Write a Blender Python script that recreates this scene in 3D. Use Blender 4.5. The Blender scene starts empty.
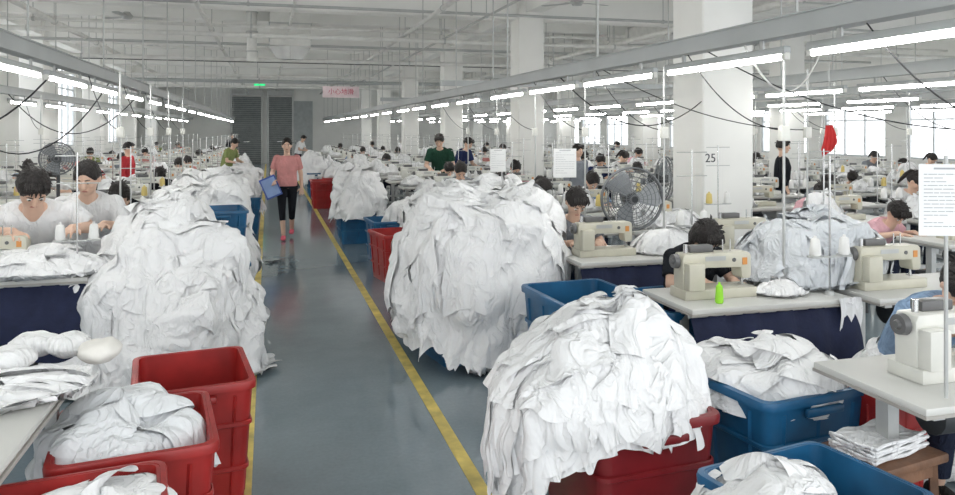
import bpy, bmesh, math, random
from mathutils import Vector, Matrix, noise
R = math.radians; PI = math.pi
sc = bpy.context.scene; C = sc.collection
F = 750.0; TH = R(15.6); H = 1.7; ST, CT = math.sin(TH), math.cos(TH)
def at(px, d):
    xc = (px-477.5)/F
    return (d*(ST+xc*CT), d*(CT-xc*ST))
def xat(px, y):   # x on the line of sight through px at depth y
    xc = (px-477.5)/F; return y*(ST+xc*CT)/(CT-xc*ST)
def zz(py, d): return H-(py-130)*d/F

# ------------------------------------------------------------ materials
MATS = {}
def mat(name, col, rough=.5, metal=0, var=.06, scale=6, bump=0, emit=0, alpha=1, spec=.5, bscale=None, crease=0):
    if name in MATS: return MATS[name]
    m = bpy.data.materials.new(name); m.use_nodes = True
    nt = m.node_tree; b = nt.nodes['Principled BSDF']
    tc = nt.nodes.new('ShaderNodeTexCoord'); nz = nt.nodes.new('ShaderNodeTexNoise')
    nz.inputs['Scale'].default_value = scale; nz.inputs['Detail'].default_value = 4
    nt.links.new(tc.outputs['Object'], nz.inputs['Vector'])
    cr = nt.nodes.new('ShaderNodeValToRGB')
    lo = [max(0, c*(1-var*2)) for c in col]; hi = [min(1, c*(1+var)) for c in col]
    cr.color_ramp.elements[0].position = .3; cr.color_ramp.elements[1].position = .7
    cr.color_ramp.elements[0].color = (*lo, 1); cr.color_ramp.elements[1].color = (*hi, 1)
    nt.links.new(nz.outputs['Fac'], cr.inputs['Fac']); nt.links.new(cr.outputs['Color'], b.inputs['Base Color'])
    b.inputs['Roughness'].default_value = rough; b.inputs['Metallic'].default_value = metal
    b.inputs['Specular IOR Level'].default_value = spec
    if emit:
        b.inputs['Emission Color'].default_value = (*col, 1); b.inputs['Emission Strength'].default_value = emit
    if bump:
        bp = nt.nodes.new('ShaderNodeBump'); bp.inputs['Strength'].default_value = bump; bp.inputs['Distance'].default_value = .02
        n2 = nt.nodes.new('ShaderNodeTexNoise'); n2.inputs['Scale'].default_value = bscale or scale*4; n2.inputs['Detail'].default_value = 5
        nt.links.new(tc.outputs['Object'], n2.inputs['Vector'])
        nt.links.new(n2.outputs['Fac'], bp.inputs['Height']); nt.links.new(bp.outputs['Normal'], b.inputs['Normal'])
        if crease:   # limp cloth: long soft creases, stretched downwards
            mp = nt.nodes.new('ShaderNodeMapping'); mp.inputs['Scale'].default_value = (1, 1, .45)
            n3 = nt.nodes.new('ShaderNodeTexNoise'); n3.inputs['Scale'].default_value = crease; n3.inputs['Detail'].default_value = 3; n3.inputs['Distortion'].default_value = 1.4
            nt.links.new(tc.outputs['Object'], mp.inputs['Vector']); nt.links.new(mp.outputs['Vector'], n3.inputs['Vector'])
            s1 = nt.nodes.new('ShaderNodeMath'); s1.operation = 'SUBTRACT'; s1.inputs[1].default_value = .5
            s2 = nt.nodes.new('ShaderNodeMath'); s2.operation = 'ABSOLUTE'
            s3 = nt.nodes.new('ShaderNodeMath'); s3.operation = 'POWER'; s3.inputs[1].default_value = .6
            nt.links.new(n3.outputs['Fac'], s1.inputs[0]); nt.links.new(s1.outputs[0], s2.inputs[0]); nt.links.new(s2.outputs[0], s3.inputs[0])
            b2 = nt.nodes.new('ShaderNodeBump'); b2.inputs['Strength'].default_value = .75; b2.inputs['Distance'].default_value = .035; b2.invert = True
            nt.links.new(s3.outputs[0], b2.inputs['Height']); nt.links.new(b2.outputs['Normal'], bp.inputs['Normal'])
    MATS[name] = m; return m
M_cloth = mat('white_cotton', (.88,.885,.89), .85, var=.012, scale=9, bump=.25, bscale=22, spec=.1, crease=7)
M_sheer = mat('sheer_white', (.80,.82,.84), .8, var=.03, scale=5, bump=.3, bscale=18, spec=.15, crease=6)
M_wall = mat('wall_paint', (.82,.82,.79), .8, var=.03, scale=1.2)
M_ceil = mat('ceiling_paint', (.88,.88,.85), .9, var=.03, scale=.8)
M_beam = mat('beam_paint', (.86,.86,.83), .85, var=.03, scale=1)
M_pillar = mat('pillar_paint', (.84,.84,.81), .7, var=.02, scale=2)
M_yel = mat('yellow_line_paint', (.70,.55,.14), .45, var=.2, scale=7)
M_red = mat('red_plastic', (.38,.022,.02), .38, var=.15, scale=5)
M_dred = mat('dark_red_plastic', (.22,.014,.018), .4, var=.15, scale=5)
M_blue = mat('blue_plastic', (.012,.11,.245), .38, var=.15, scale=5)
M_navy = mat('navy_cloth', (.012,.018,.055), .85, var=.1, scale=12, bump=.2)
M_top = mat('table_laminate', (.64,.64,.61), .3, var=.03, scale=3)
M_edge = mat('table_edge', (.42,.40,.37), .5, var=.05)
M_steel = mat('painted_steel', (.50,.51,.50), .4, metal=.3, var=.05)
M_dsteel = mat('dark_steel', (.06,.065,.07), .45, metal=.4)
M_fan = mat('fan_grey', (.20,.21,.22), .45, metal=.3)
M_chrome = mat('chrome', (.6,.6,.6), .25, metal=1, var=.02)
M_mach = mat('machine_enamel', (.58,.56,.46), .3, var=.06)
M_machw = mat('machine_white', (.72,.72,.67), .3, var=.05)
M_black = mat('black_plastic', (.015,.015,.017), .4)
M_wheel = mat('handwheel_grey', (.12,.12,.12), .35)
M_trough = mat('trough_grey', (.46,.48,.48), .45, metal=.2, var=.05, scale=2)
M_tube = mat('tube_glow', (1,.985,.95), .5, emit=44, var=0)
M_paper = mat('paper', (.86,.87,.87), .7, var=.01)
M_ink = mat('ink', (.08,.08,.09), .7)
M_green = mat('neon_green_thread', (.35,.80,.05), .7)
M_wood = mat('brown_wood', (.20,.10,.055), .55, var=.25, scale=8, bump=.15)
M_door = mat('shutter_grey', (.23,.25,.25), .6, var=.08)
M_frame = mat('window_frame', (.55,.58,.60), .4, metal=.4)
M_thread = mat('white_thread', (.85,.85,.83), .8, bump=.2)
M_ythread = mat('yellow_thread', (.75,.60,.22), .8, bump=.2)
M_skin = mat('skin', (.72,.48,.36), .5, var=.04, scale=10)
M_hair = mat('hair', (.016,.012,.011), .5, var=.3, scale=60, bump=.8, bscale=70)
M_lip = mat('lip', (.48,.20,.17), .5)
M_sclera = mat('sclera', (.75,.73,.70), .3, var=0)
M_iris = mat('iris', (.02,.012,.01), .2)
M_pipe = mat('pipe_white', (.74,.74,.71), .5)
M_flag = mat('red_flag', (.62,.03,.03), .7)
M_sign = mat('pink_sign', (.92,.76,.78), .5)
M_signink = mat('sign_red', (.60,.05,.12), .5)
M_exit = mat('exit_green', (.02,.60,.18), .5, emit=2.0)
M_poly = mat('clear_bag', (.68,.71,.74), .35, var=.05, bump=.4, bscale=14, crease=8)
M_hivis = mat('cream_cut', (.80,.78,.70), .85, var=.04, bump=.2)
def shirtmat(n, c): return mat('shirt_'+n, c, .85, var=.05, scale=14, bump=.2, spec=.1, crease=9)
S = {'white': shirtmat('white',(.80,.81,.82)), 'pink': shirtmat('pink',(.66,.30,.29)), 'black': shirtmat('black',(.018,.02,.025)),
     'green': shirtmat('green',(.02,.06,.04)), 'blue': shirtmat('blue',(.25,.36,.52)), 'grey': shirtmat('grey',(.25,.27,.3)),
     'red': shirtmat('red',(.5,.05,.06)), 'olive': shirtmat('olive',(.25,.30,.12)), 'jeans': shirtmat('jeans',(.022,.028,.05)),
     'rose': shirtmat('rose',(.75,.45,.5)), 'navy': shirtmat('navy',(.02,.03,.09)), 'shoe_pink': shirtmat('shoe_pink',(.80,.16,.22)),
     'shoe_dark': shirtmat('shoe_dark',(.03,.03,.03))}
def floor_mat():
    m = bpy.data.materials.new('floor_epoxy'); m.use_nodes = True; nt = m.node_tree; b = nt.nodes['Principled BSDF']
    tc = nt.nodes.new('ShaderNodeTexCoord')
    n1 = nt.nodes.new('ShaderNodeTexNoise'); n1.inputs['Scale'].default_value = .9; n1.inputs['Detail'].default_value = 8; n1.inputs['Roughness'].default_value = .65
    n2 = nt.nodes.new('ShaderNodeTexNoise'); n2.inputs['Scale'].default_value = 45; n2.inputs['Detail'].default_value = 3
    for n in (n1, n2): nt.links.new(tc.outputs['Object'], n.inputs['Vector'])
    cr = nt.nodes.new('ShaderNodeValToRGB'); cr.color_ramp.elements[0].position = .3; cr.color_ramp.elements[1].position = .72
    cr.color_ramp.elements[0].color = (.165,.22,.25,1); cr.color_ramp.elements[1].color = (.25,.31,.345,1)
    nt.links.new(n1.outputs['Fac'], cr.inputs['Fac'])
    mx = nt.nodes.new('ShaderNodeMixRGB'); mx.blend_type = 'MULTIPLY'; mx.inputs['Fac'].default_value = .2
    nt.links.new(cr.outputs['Color'], mx.inputs['Color1']); nt.links.new(n2.outputs['Fac'], mx.inputs['Color2'])
    nt.links.new(mx.outputs['Color'], b.inputs['Base Color'])
    r = nt.nodes.new('ShaderNodeMapRange'); r.inputs['To Min'].default_value = .05; r.inputs['To Max'].default_value = .20
    nt.links.new(n1.outputs['Fac'], r.inputs['Value']); nt.links.new(r.outputs['Result'], b.inputs['Roughness'])
    b.inputs['Specular IOR Level'].default_value = .9
    return m
M_floor = floor_mat()

# ------------------------------------------------------------ mesh builder
class MB:
    def __init__(s): s.v = []; s.f = []
    def add(s, vs, fs):
        o = len(s.v); s.v += [tuple(v) for v in vs]; s.f += [tuple(i+o for i in f) for f in fs]; return s
    def box(s, c, d, rz=0):
        x, y, z = d[0]/2, d[1]/2, d[2]/2; m = Matrix.Rotation(rz, 3, 'Z')
        vs = [m @ Vector(p)+Vector(c) for p in ((-x,-y,-z),(x,-y,-z),(x,y,-z),(-x,y,-z),(-x,-y,z),(x,-y,z),(x,y,z),(-x,y,z))]
        return s.add(vs, [(0,3,2,1),(4,5,6,7),(0,1,5,4),(1,2,6,5),(2,3,7,6),(3,0,4,7)])
    def rbox(s, c, d, b=.01, seg=2, rz=0, rx=0):
        bm = bmesh.new(); bmesh.ops.create_cube(bm, size=1)
        for v in bm.verts: v.co = Vector((v.co.x*d[0], v.co.y*d[1], v.co.z*d[2]))
        bmesh.ops.bevel(bm, geom=bm.edges[:], offset=b, segments=seg, affect='EDGES', profile=.5)
        m = Matrix.Translation(c) @ Matrix.Rotation(rz, 4, 'Z') @ Matrix.Rotation(rx, 4, 'X')
        bm.verts.index_update(); s.add([m @ v.co for v in bm.verts], [[v.index for v in f.verts] for f in bm.faces]); bm.free(); return s
    def prism(s, poly, y0, y1, b=.01):
        bm = bmesh.new()
        a = [bm.verts.new((x, y0, z)) for x, z in poly]; c = [bm.verts.new((x, y1, z)) for x, z in poly]
        n = len(poly); bm.faces.new(a); bm.faces.new(c[::-1])
        for i in range(n): bm.faces.new((a[i], c[i], c[(i+1) % n], a[(i+1) % n]))
        bmesh.ops.recalc_face_normals(bm, faces=bm.faces[:])
        if b: bmesh.ops.bevel(bm, geom=bm.edges[:], offset=b, segments=2, affect='EDGES', profile=.5, clamp_overlap=True)
        bm.verts.index_update(); s.add([v.co for v in bm.verts], [[v.index for v in f.verts] for f in bm.faces]); bm.free(); return s
    def cyl(s, p0, p1, r0, r1=None, seg=10, cap=True):
        r1 = r0 if r1 is None else r1; p0 = Vector(p0); p1 = Vector(p1); d = (p1-p0)
        if d.length < 1e-6: return s
        d.normalize(); a = d.orthogonal().normalized(); b = d.cross(a)
        vs = []
        for p, r in ((p0, r0), (p1, r1)):
            for i in range(seg):
                t = 2*PI*i/seg; vs.append(p+a*math.cos(t)*r+b*math.sin(t)*r)
        fs = [(i, (i+1) % seg, seg+(i+1) % seg, seg+i) for i in range(seg)]
        if cap: fs += [tuple(range(seg-1, -1, -1)), tuple(range(seg, 2*seg))]
        return s.add(vs, fs)
    def tube(s, pts, r, seg=6, closed=False):
        pts = [Vector(p) for p in pts]; n = len(pts); vs = []
        up = None
        for i, p in enumerate(pts):
            if closed: t = pts[(i+1) % n]-pts[i-1]
            else: t = pts[min(i+1, n-1)]-pts[max(i-1, 0)]
            t.normalize()
            if up is None: up = t.orthogonal().normalized()
            up = (up-t*up.dot(t)); up = up.normalized() if up.length > 1e-5 else t.orthogonal().normalized()
            b = t.cross(up)
            rr = r[i] if isinstance(r, (list, tuple)) else r
            for k in range(seg):
                a = 2*PI*k/seg; vs.append(p+up*math.cos(a)*rr+b*math.sin(a)*rr)
        fs = []
        for i in range(n if closed else n-1):
            for k in range(seg):
                j = (i+1) % n
                fs.append((i*seg+k, i*seg+(k+1) % seg, j*seg+(k+1) % seg, j*seg+k))
        if not closed: fs += [tuple(range(seg-1, -1, -1)), tuple((n-1)*seg+k for k in range(seg))]
        return s.add(vs, fs)
    def ell(s, c, r, u=14, v=9, M=None, fn=None):
        c = Vector(c); vs = []; fs = []
        for j in range(v+1):
            ph = PI*j/v
            for i in range(u):
                th = 2*PI*i/u; dr = Vector((math.sin(ph)*math.cos(th), math.sin(ph)*math.sin(th), math.cos(ph)))
                k = fn(dr) if fn else 1
                if isinstance(k, Vector): p = k
                else: p = Vector((dr.x*r[0], dr.y*r[1], dr.z*r[2]))*k
                p = p+c
                vs.append(M @ p if M else p)
        for j in range(v):
            for i in range(u): fs.append((j*u+i, (j+1)*u+i, (j+1)*u+(i+1) % u, j*u+(i+1) % u))
        return s.add(vs, fs)
    def loft(s, rings, seg=14, p=2.0):
        vs = []; n = len(rings)
        for c, a, b in rings:
            c = Vector(c)
            for k in range(seg):
                t = 2*PI*k/seg; cx, sy = math.cos(t), math.sin(t)
                cx = math.copysign(abs(cx)**(2/p), cx); sy = math.copysign(abs(sy)**(2/p), sy)
                vs.append(c+Vector(a)*cx+Vector(b)*sy)
        fs = [(i*seg+k, i*seg+(k+1) % seg, (i+1)*seg+(k+1) % seg, (i+1)*seg+k) for i in range(n-1) for k in range(seg)]
        fs += [tuple(range(seg-1, -1, -1)), tuple((n-1)*seg+k for k in range(seg))]
        return s.add(vs, fs)
    def mesh(s, name, m=None, smooth=True, ang=40):
        me = bpy.data.meshes.new(name); me.from_pydata(s.v, [], s.f); me.update()
        if m: me.materials.append(m)
        if smooth:
            me.polygons.foreach_set('use_smooth', [True]*len(me.polygons))
            if ang < 180: me.set_sharp_from_angle(angle=R(ang))
        return me
    def build(s, name, m, parent=None, smooth=True, ang=40, loc=None, rz=0):
        o = bpy.data.objects.new(name, s.mesh(name, m, smooth, ang)); C.objects.link(o)
        if parent: o.parent = parent
        if loc: o.location = loc
        if rz: o.rotation_euler.z = rz
        return o
def multi(name, parts):
    big = MB(); idx = []
    for i, (mb, m) in enumerate(parts): big.add(mb.v, mb.f); idx += [i]*len(mb.f)
    me = big.mesh(name)
    for mb, m in parts: me.materials.append(m)
    me.polygons.foreach_set('material_index', idx)
    o = bpy.data.objects.new(name, me); C.objects.link(o); return o
def remesh(mb, voxel, name, m, smooth_it=3):
    me = mb.mesh('tmp'); o = bpy.data.objects.new('tmp', me); C.objects.link(o)
    r = o.modifiers.new('r', 'REMESH'); r.mode = 'VOXEL'; r.voxel_size = voxel
    if smooth_it:
        sm = o.modifiers.new('s', 'SMOOTH'); sm.factor = .5; sm.iterations = smooth_it
    dg = bpy.context.evaluated_depsgraph_get(); me2 = bpy.data.meshes.new_from_object(o.evaluated_get(dg))
    bpy.data.objects.remove(o); bpy.data.meshes.remove(me)
    me2.materials.clear(); me2.materials.append(m); me2.polygons.foreach_set('use_smooth', [True]*len(me2.polygons)); me2.name = name
    return me2
def tag(o, label=None, cat=None, group=None, kind=None):
    if label: o['label'] = label
    if cat: o['category'] = cat
    if group: o['group'] = group
    if kind: o['kind'] = kind
    return o
def empty(name, loc=(0,0,0), rz=0):
    o = bpy.data.objects.new(name, None); C.objects.link(o); o.location = loc; o.rotation_euler.z = rz; o.empty_display_size = .1; return o
def place(o, loc, rz=0): o.location = loc; o.rotation_euler.z = rz; return o
def copy_tree(o, parent=None):
    c = o.copy(); C.objects.link(c)
    if parent: c.parent = parent
    for ch in list(o.children): copy_tree(ch, c)
    return c
USED = set()
def inst(proto, loc, rz, label, cat, group=None, scale=None):
    if proto.name in USED: o = copy_tree(proto)
    else: USED.add(proto.name); o = proto
    place(o, loc, rz)
    if scale: o.scale = (scale,)*3 if not isinstance(scale, tuple) else scale
    else: o.scale = (1,1,1)
    return tag(o, label, cat, group)
def ordn(k):
    w = ['', 'first','second','third','fourth','fifth','sixth','seventh','eighth','ninth','tenth','eleventh','twelfth','thirteenth','fourteenth','fifteenth','sixteenth','seventeenth','eighteenth','nineteenth','twentieth']
    return w[k] if k <= 20 else 'twenty-'+w[k-20]
def struct(name, mb, m, **k): return tag(mb.build(name, m, **k), kind='structure')
def text_mesh(txt, size, m, parent, loc, rot, name='lettering', ext=.001):
    cu = bpy.data.curves.new('t', 'FONT'); cu.body = txt; cu.size = size; cu.align_x = 'CENTER'; cu.align_y = 'CENTER'; cu.extrude = ext
    o = bpy.data.objects.new('t', cu); C.objects.link(o)
    dg = bpy.context.evaluated_depsgraph_get(); me = bpy.data.meshes.new_from_object(o.evaluated_get(dg)); bpy.data.objects.remove(o)
    me.materials.clear(); me.materials.append(m); q = bpy.data.objects.new(name, me); C.objects.link(q)
    q.parent = parent; q.location = loc; q.rotation_euler = rot; return q

# ------------------------------------------------------------ room shell
XL, XR, YB, YF, HC = -5.8, 16.0, 40.0, -2.5, 4.3
struct('floor', MB().box(((XL+XR)/2, (YB+YF)/2, -.05), (XR-XL+.6, YB-YF, .1)), M_floor)
struct('ceiling', MB().box(((XL+XR)/2, (YB+YF)/2, HC+.05), (XR-XL+.6, YB-YF, .1)), M_ceil)
struct('wall_back', MB().box(((XL+XR)/2, YB+.1, HC/2), (XR-XL+.4, .2, HC)), M_wall)
def side_wall(name, x, z0, z1, ys):
    mb = MB(); L = YB-YF; s = 1 if x > 0 else -1; xc = x+.1*s
    mb.box((xc, (YB+YF)/2, z0/2), (.2, L, z0)); mb.box((xc, (YB+YF)/2, (z1+HC)/2), (.2, L, HC-z1))
    prev = YF
    for a, b in ys:
        if a-prev > .01: mb.box((xc, (prev+a)/2, (z0+z1)/2), (.2, a-prev, z1-z0))
        prev = b
    mb.box((xc, (prev+YB)/2, (z0+z1)/2), (.2, YB-prev, z1-z0))
    return struct(name, mb, M_wall)
wy = [(y, y+2.3) for y in (-1.5, 1.5, 4.5, 7.5, 10.5, 13.5, 16.5, 19.5, 22.5, 25.5, 28.5, 31.5, 34.5, 37.2)]
wn = 0
def windows(x, z0, z1, ys):
    global wn
    for a, b in ys:
        wn += 1; f = MB(); t = .05
        f.box((x, (a+b)/2, z0+t/2), (.08, b-a, t)).box((x, (a+b)/2, z1-t/2), (.08, b-a, t))
        for k in range(4): f.box((x, a+t/2+(b-a-t)*k/3, (z0+z1)/2), (.06, t, z1-z0-2*t))
        f.box((x, (a+b)/2, z0+(z1-z0)*.68), (.05, b-a-.1, .04))
        struct('window_%d' % wn, f, M_frame)
side_wall('wall_right', XR, .95, 2.45, wy); windows(XR+.08, .95, 2.45, wy)
wyl = [(y, y+2.0) for y in (13.5, 17.0, 20.5, 24.0, 27.5, 31.0, 34.5)]
side_wall('wall_left', XL, 1.2, 3.75, wyl); windows(XL-.08, 1.2, 3.75, wyl)
tn = 0
def trim(mb, m):
    global tn
    tn += 1; return struct('trim_%d' % tn, mb, m)
trim(MB().box((-.11, 18.5, .002), (.07, 41, .004)), M_yel)
trim(MB().box((.97, 18.5, .002), (.07, 41, .004)), M_yel)
bY = [1.0, 7.3, 13.25, 19.3, 25.3, 31.3, 37.3]
for y in bY: trim(MB().box(((XL+XR)/2, y, HC-.28), (XR-XL, .32, .56)), M_beam)
for y in (4.2, 10.3, 16.3, 22.3, 28.3, 34.3): trim(MB().box(((XL+XR)/2, y, HC-.17), (XR-XL, .2, .34)), M_beam)
for x in (-5.1, 4.7, 10.4): trim(MB().box((x, (YB+YF)/2, HC-.22), (.3, YB-YF, .44)), M_beam)
pl = []
for x, w in ((4.41, .62), (10.1, .6), (-5.4, .6)):
    for y in (6.97, 13.0, 19.0, 25.0, 31.0, 37.0):
        ww = w if y < 8 else .5
        o = struct('pillar', MB().rbox((x+ww/2, y+ww/2, HC/2), (ww, ww, HC), .02, 1), M_pillar); pl.append(o)
        trim(MB().box((x+ww/2, y+ww/2, .06), (ww+.03, ww+.03, .12)), M_edge)
text_mesh('25', .13, M_ink, pl[0], (4.50, 6.967, 1.40), (PI/2, 0, 0), ext=.002)
for i, (pa, pb) in enumerate(((233, 261), (269, 292))):
    xa, _ = at(pa, 38.6); xb, _ = at(pb, 38.6); w = xb-xa; cx = (xa+xb)/2
    slat = MB()
    for k in range(34): slat.rbox((cx, YB-.06, .05+k*.1), (w, .05, .092), .012, 1)
    d = struct('door_%d' % (i+1), slat, M_door)
    fr = MB().box((cx-w/2-.05, YB-.06, 1.75), (.1, .12, 3.5)).box((cx+w/2+.05, YB-.06, 1.75), (.1, .12, 3.5)).box((cx, YB-.14, 3.62), (w+.2, .28, .3))
    fr.build('door_frame', M_steel, d)
    MB().rbox((cx, YB-.11, 1.1), (.3, .04, .05), .01).build('door_handle', M_chrome, d)
xd, _ = at(303, 38.6)
dp = MB().box((xd, YB-.04, 1.6), (1.0, .06, 3.2)); d3 = struct('door_3', dp, mat('door_pale', (.42,.45,.45), .6))
MB().rbox((xd-.38, YB-.09, 1.1), (.03, .05, .25), .008).build('door_handle', M_chrome, d3)
ex = empty('exit_sign', (at(260, 37)[0], 36.8, zz(87, 36))); tag(ex, 'small green lit exit sign above the dark roller doors', 'sign')
MB().rbox((0,0,0), (.54,.08,.24), .01).build('housing', M_steel, ex); MB().box((0,-.045,0), (.50,.01,.20)).build('sign_face', M_exit, ex)
for s in (-.2,.2): MB().cyl((s,0,.12),(s,0,HC-ex.location.z),.01,seg=6).build('hanger_rod', M_steel, ex)

# ------------------------------------------------------------ ceiling services
def pipe(pts, r, label, m=M_pipe, name='ceiling_pipe'):
    t = empty(name, pts[0]); p0 = Vector(pts[0]); tag(t, label, 'pipe')
    rel = [Vector(p)-p0 for p in pts]
    MB().tube(rel, r, 10).build('pipe_run', m, t)
    a, b = rel[0], rel[-1]; L = (b-a).length
    if abs(a.z-b.z) < .01:
        n = max(2, int(L/3.2))
        for k in range(n):
            q = a.lerp(b, (k+.5)/n); MB().cyl(q, (q.x, q.y, HC-p0.z), .008, seg=6).build('hanger_rod', M_steel, t)
            d = (b-a).normalized(); MB().cyl(q-d*.02, q+d*.02, r+.01, seg=10).build('pipe_clamp', M_steel, t)
    return t
pipe([(XL+.1, 14.2, 3.42), (XR-.1, 14.2, 3.42)], .045, 'long white pipe crossing the hall beyond the second beam')
pipe([(XL+.1, 14.5, 3.62), (XR-.1, 14.5, 3.62)], .03, 'thinner white pipe running just above the long cross pipe')
pipe([(XL+.1, 18.0, 3.32), (XR-.1, 18.0, 3.32)], .05, 'white sprinkler pipe crossing the hall farther back')
pipe([(XL+.1, 23.2, 3.3), (XR-.1, 23.2, 3.3)], .05, 'white pipe crossing the hall near the hanging pink sign')
pipe([(XL+.1, 29.0, 3.3), (XR-.1, 29.0, 3.3)], .05, 'farthest white pipe crossing under the ceiling')
pipe([(XL+.1, 12.2, 3.66), (XR-.1, 12.2, 3.66)], .025, 'thin grey conduit crossing the hall in front of the second beam', M_steel)
pipe([(XL+.1, 16.9, 3.55), (XR-.1, 16.9, 3.55)], .03, 'thin grey conduit crossing just before the white sprinkler pipe', M_steel)
pipe([(XL+.1, 20.6, 3.5), (XR-.1, 20.6, 3.5)], .025, 'thin dark conduit crossing the hall beyond the third beam', M_dsteel)
pipe([(XL+.1, 26.5, 3.35), (XR-.1, 26.5, 3.35)], .06, 'thick grey pipe crossing the hall beyond the pink sign', M_trough)
pipe([(-1.0, 3, 3.55), (-1.0, 39.5, 3.55)], .04, 'white pipe running along the left side of the aisle ceiling')
pipe([(-3.6, 3, 3.6), (-3.6, 39.5, 3.6)], .05, 'white pipe running lengthwise over the left rows')
pipe([(2.6, 3, 3.58), (2.6, 39.5, 3.58)], .04, 'white pipe running lengthwise high above first right row')
pipe([(3.3, 3, 3.48), (3.3, 39.5, 3.48)], .02, 'thin grey conduit running lengthwise beside the high white pipe', M_steel)
pipe([(.4, 3, 3.7), (.4, 39.5, 3.7)], .03, 'thin white pipe running lengthwise straight above the aisle')
pipe([(7.0, 3, 3.5), (7.0, 39.5, 3.5)], .05, 'white pipe running lengthwise above the third and fourth right rows')
pipe([(9.4, 3, 3.45), (9.4, 39.5, 3.45)], .04, 'white pipe running lengthwise above the fifth right row')
ld = empty('air_duct', (8.5, 3, 3.9)); tag(ld, 'long rectangular white air duct running lengthwise over the right rows', 'duct')
MB().box((0,17,0),(.7,34,.36)).build('duct_body', M_pipe, ld)
for k in range(17): MB().box((0,1+k*2.0,0),(.75,.04,.41)).build('flange', M_steel, ld)
for k in range(9): MB().box((0,2+k*4.0,.29),(.5,.04,.24)).build('hanger', M_steel, ld)
dx, dy = at(290, 15.4); du = empty('air_duct', (dx, dy, 0)); tag(du, 'square white air duct dropping from the ceiling over the aisle', 'duct')
MB().box((0,0,3.85), (.8,.6,.9)).build('duct_body', M_pipe, du)
MB().loft([((0,0,3.4),(.42,0,0),(0,.3,0)), ((0,0,3.15),(.25,0,0),(0,.2,0))], 4, 2).build('duct_outlet', M_steel, du)
for k in (3.55, 3.85, 4.15): MB().box((0,0,k), (.84,.64,.03)).build('flange', M_steel, du)
d2 = empty('air_duct', (dx-.75, dy+.1, 0)); tag(d2, 'slim round grey duct pipe beside the square white duct', 'duct')
MB().cyl((0,0,3.1),(0,0,4.3),.1,seg=14).build('duct_body', M_pipe, d2)
for k in (3.3,3.7,4.1): MB().cyl((0,0,k-.015),(0,0,k+.015),.12,seg=14).build('flange', M_steel, d2)
cf = empty('ceiling_fan')
MB().cyl((0,0,.4),(0,0,-.7),.012).build('rod', M_pipe, cf); MB().cyl((0,0,0),(0,0,-.1),.06,.03,14).build('canopy', M_pipe, cf)
MB().cyl((0,0,-.7),(0,0,-.78),.06,.12,16).cyl((0,0,-.78),(0,0,-.84),.12,.08,16).build('motor', M_steel, cf)
for k in range(3):
    a = R(120*k+20); c, s = math.cos(a), math.sin(a)
    b = MB(); n = Vector((-s, c, .12))
    b.loft([(Vector((c*r, s*r, -.79)), n*w, Vector((0,0,.004))) for r, w in ((.1,.03),(.2,.06),(.4,.075),(.62,.07),(.66,.04))], 8).build('blade', M_steel, cf)
for i, (px, py, d, lb) in enumerate(((127,17,14.9,'over the left rows near the camera'), (150,44,20,'over the left rows farther back'), (577,3,12.7,'above the near right rows'), (476,6,15.5,'right of the aisle beyond the second beam'), (868,4,12.6,'at upper right above the far rows'))):
    x, y = at(px, d); inst(cf, (x, y, zz(py, d)+.8), i, 'three-blade ceiling fan '+lb, 'ceiling fan', 'ceiling fans')
sx, sy = at(341, 20); hs = empty('hanging_sign', (sx, sy, zz(92, 20))); tag(hs, 'pale pink hanging sign with red characters above the aisle', 'sign')
MB().rbox((0,0,0), (.96,.03,.30), .005).build('board', M_sign, hs)
text_mesh('小心地滑', .17, M_signink, hs, (0,-.017,0), (PI/2,0,0))
for s in (-.35,.35): MB().cyl((s,0,.13),(s,0,HC-hs.location.z),.006,seg=6).build('chain', M_steel, hs)

# ------------------------------------------------------------ light rows
lamp = empty('tube_light')
MB().rbox((0,0,.035), (.045,1.22,.04), .006).build('housing', M_trough, lamp)
MB().cyl((0,-.58,0),(0,.58,0),.015,seg=10).build('tube', M_tube, lamp)
for s in (-1,1): MB().rbox((0,s*.595,.006), (.034,.03,.045), .004).build('socket', M_machw, lamp)
for s in (-1,1): MB().box((0,s*.4,.078), (.012,.03,.05)).build('bracket', M_steel, lamp)
lampf = multi('tube_light', [(MB().box((0,0,.035),(.045,1.22,.04)).box((0,.4,.078),(.012,.03,.05)).box((0,-.4,.078),(.012,.03,.05)), M_trough), (MB().cyl((0,-.58,0),(0,.58,0),.017,seg=8), M_tube)])
rows = [(-1.55, 'first light row left of the aisle', 2.55), (-3.4, 'second light row left of the aisle', 6), (2.6, 'first light row right of the aisle', 2.55), (5.4, 'second light row right of the aisle', 3.9),
        (7.7, 'third light row right of the aisle', 8), (10.0, 'fourth light row right of the aisle', 9), (12.6, 'fifth light row right of the aisle', 10)]
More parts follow.
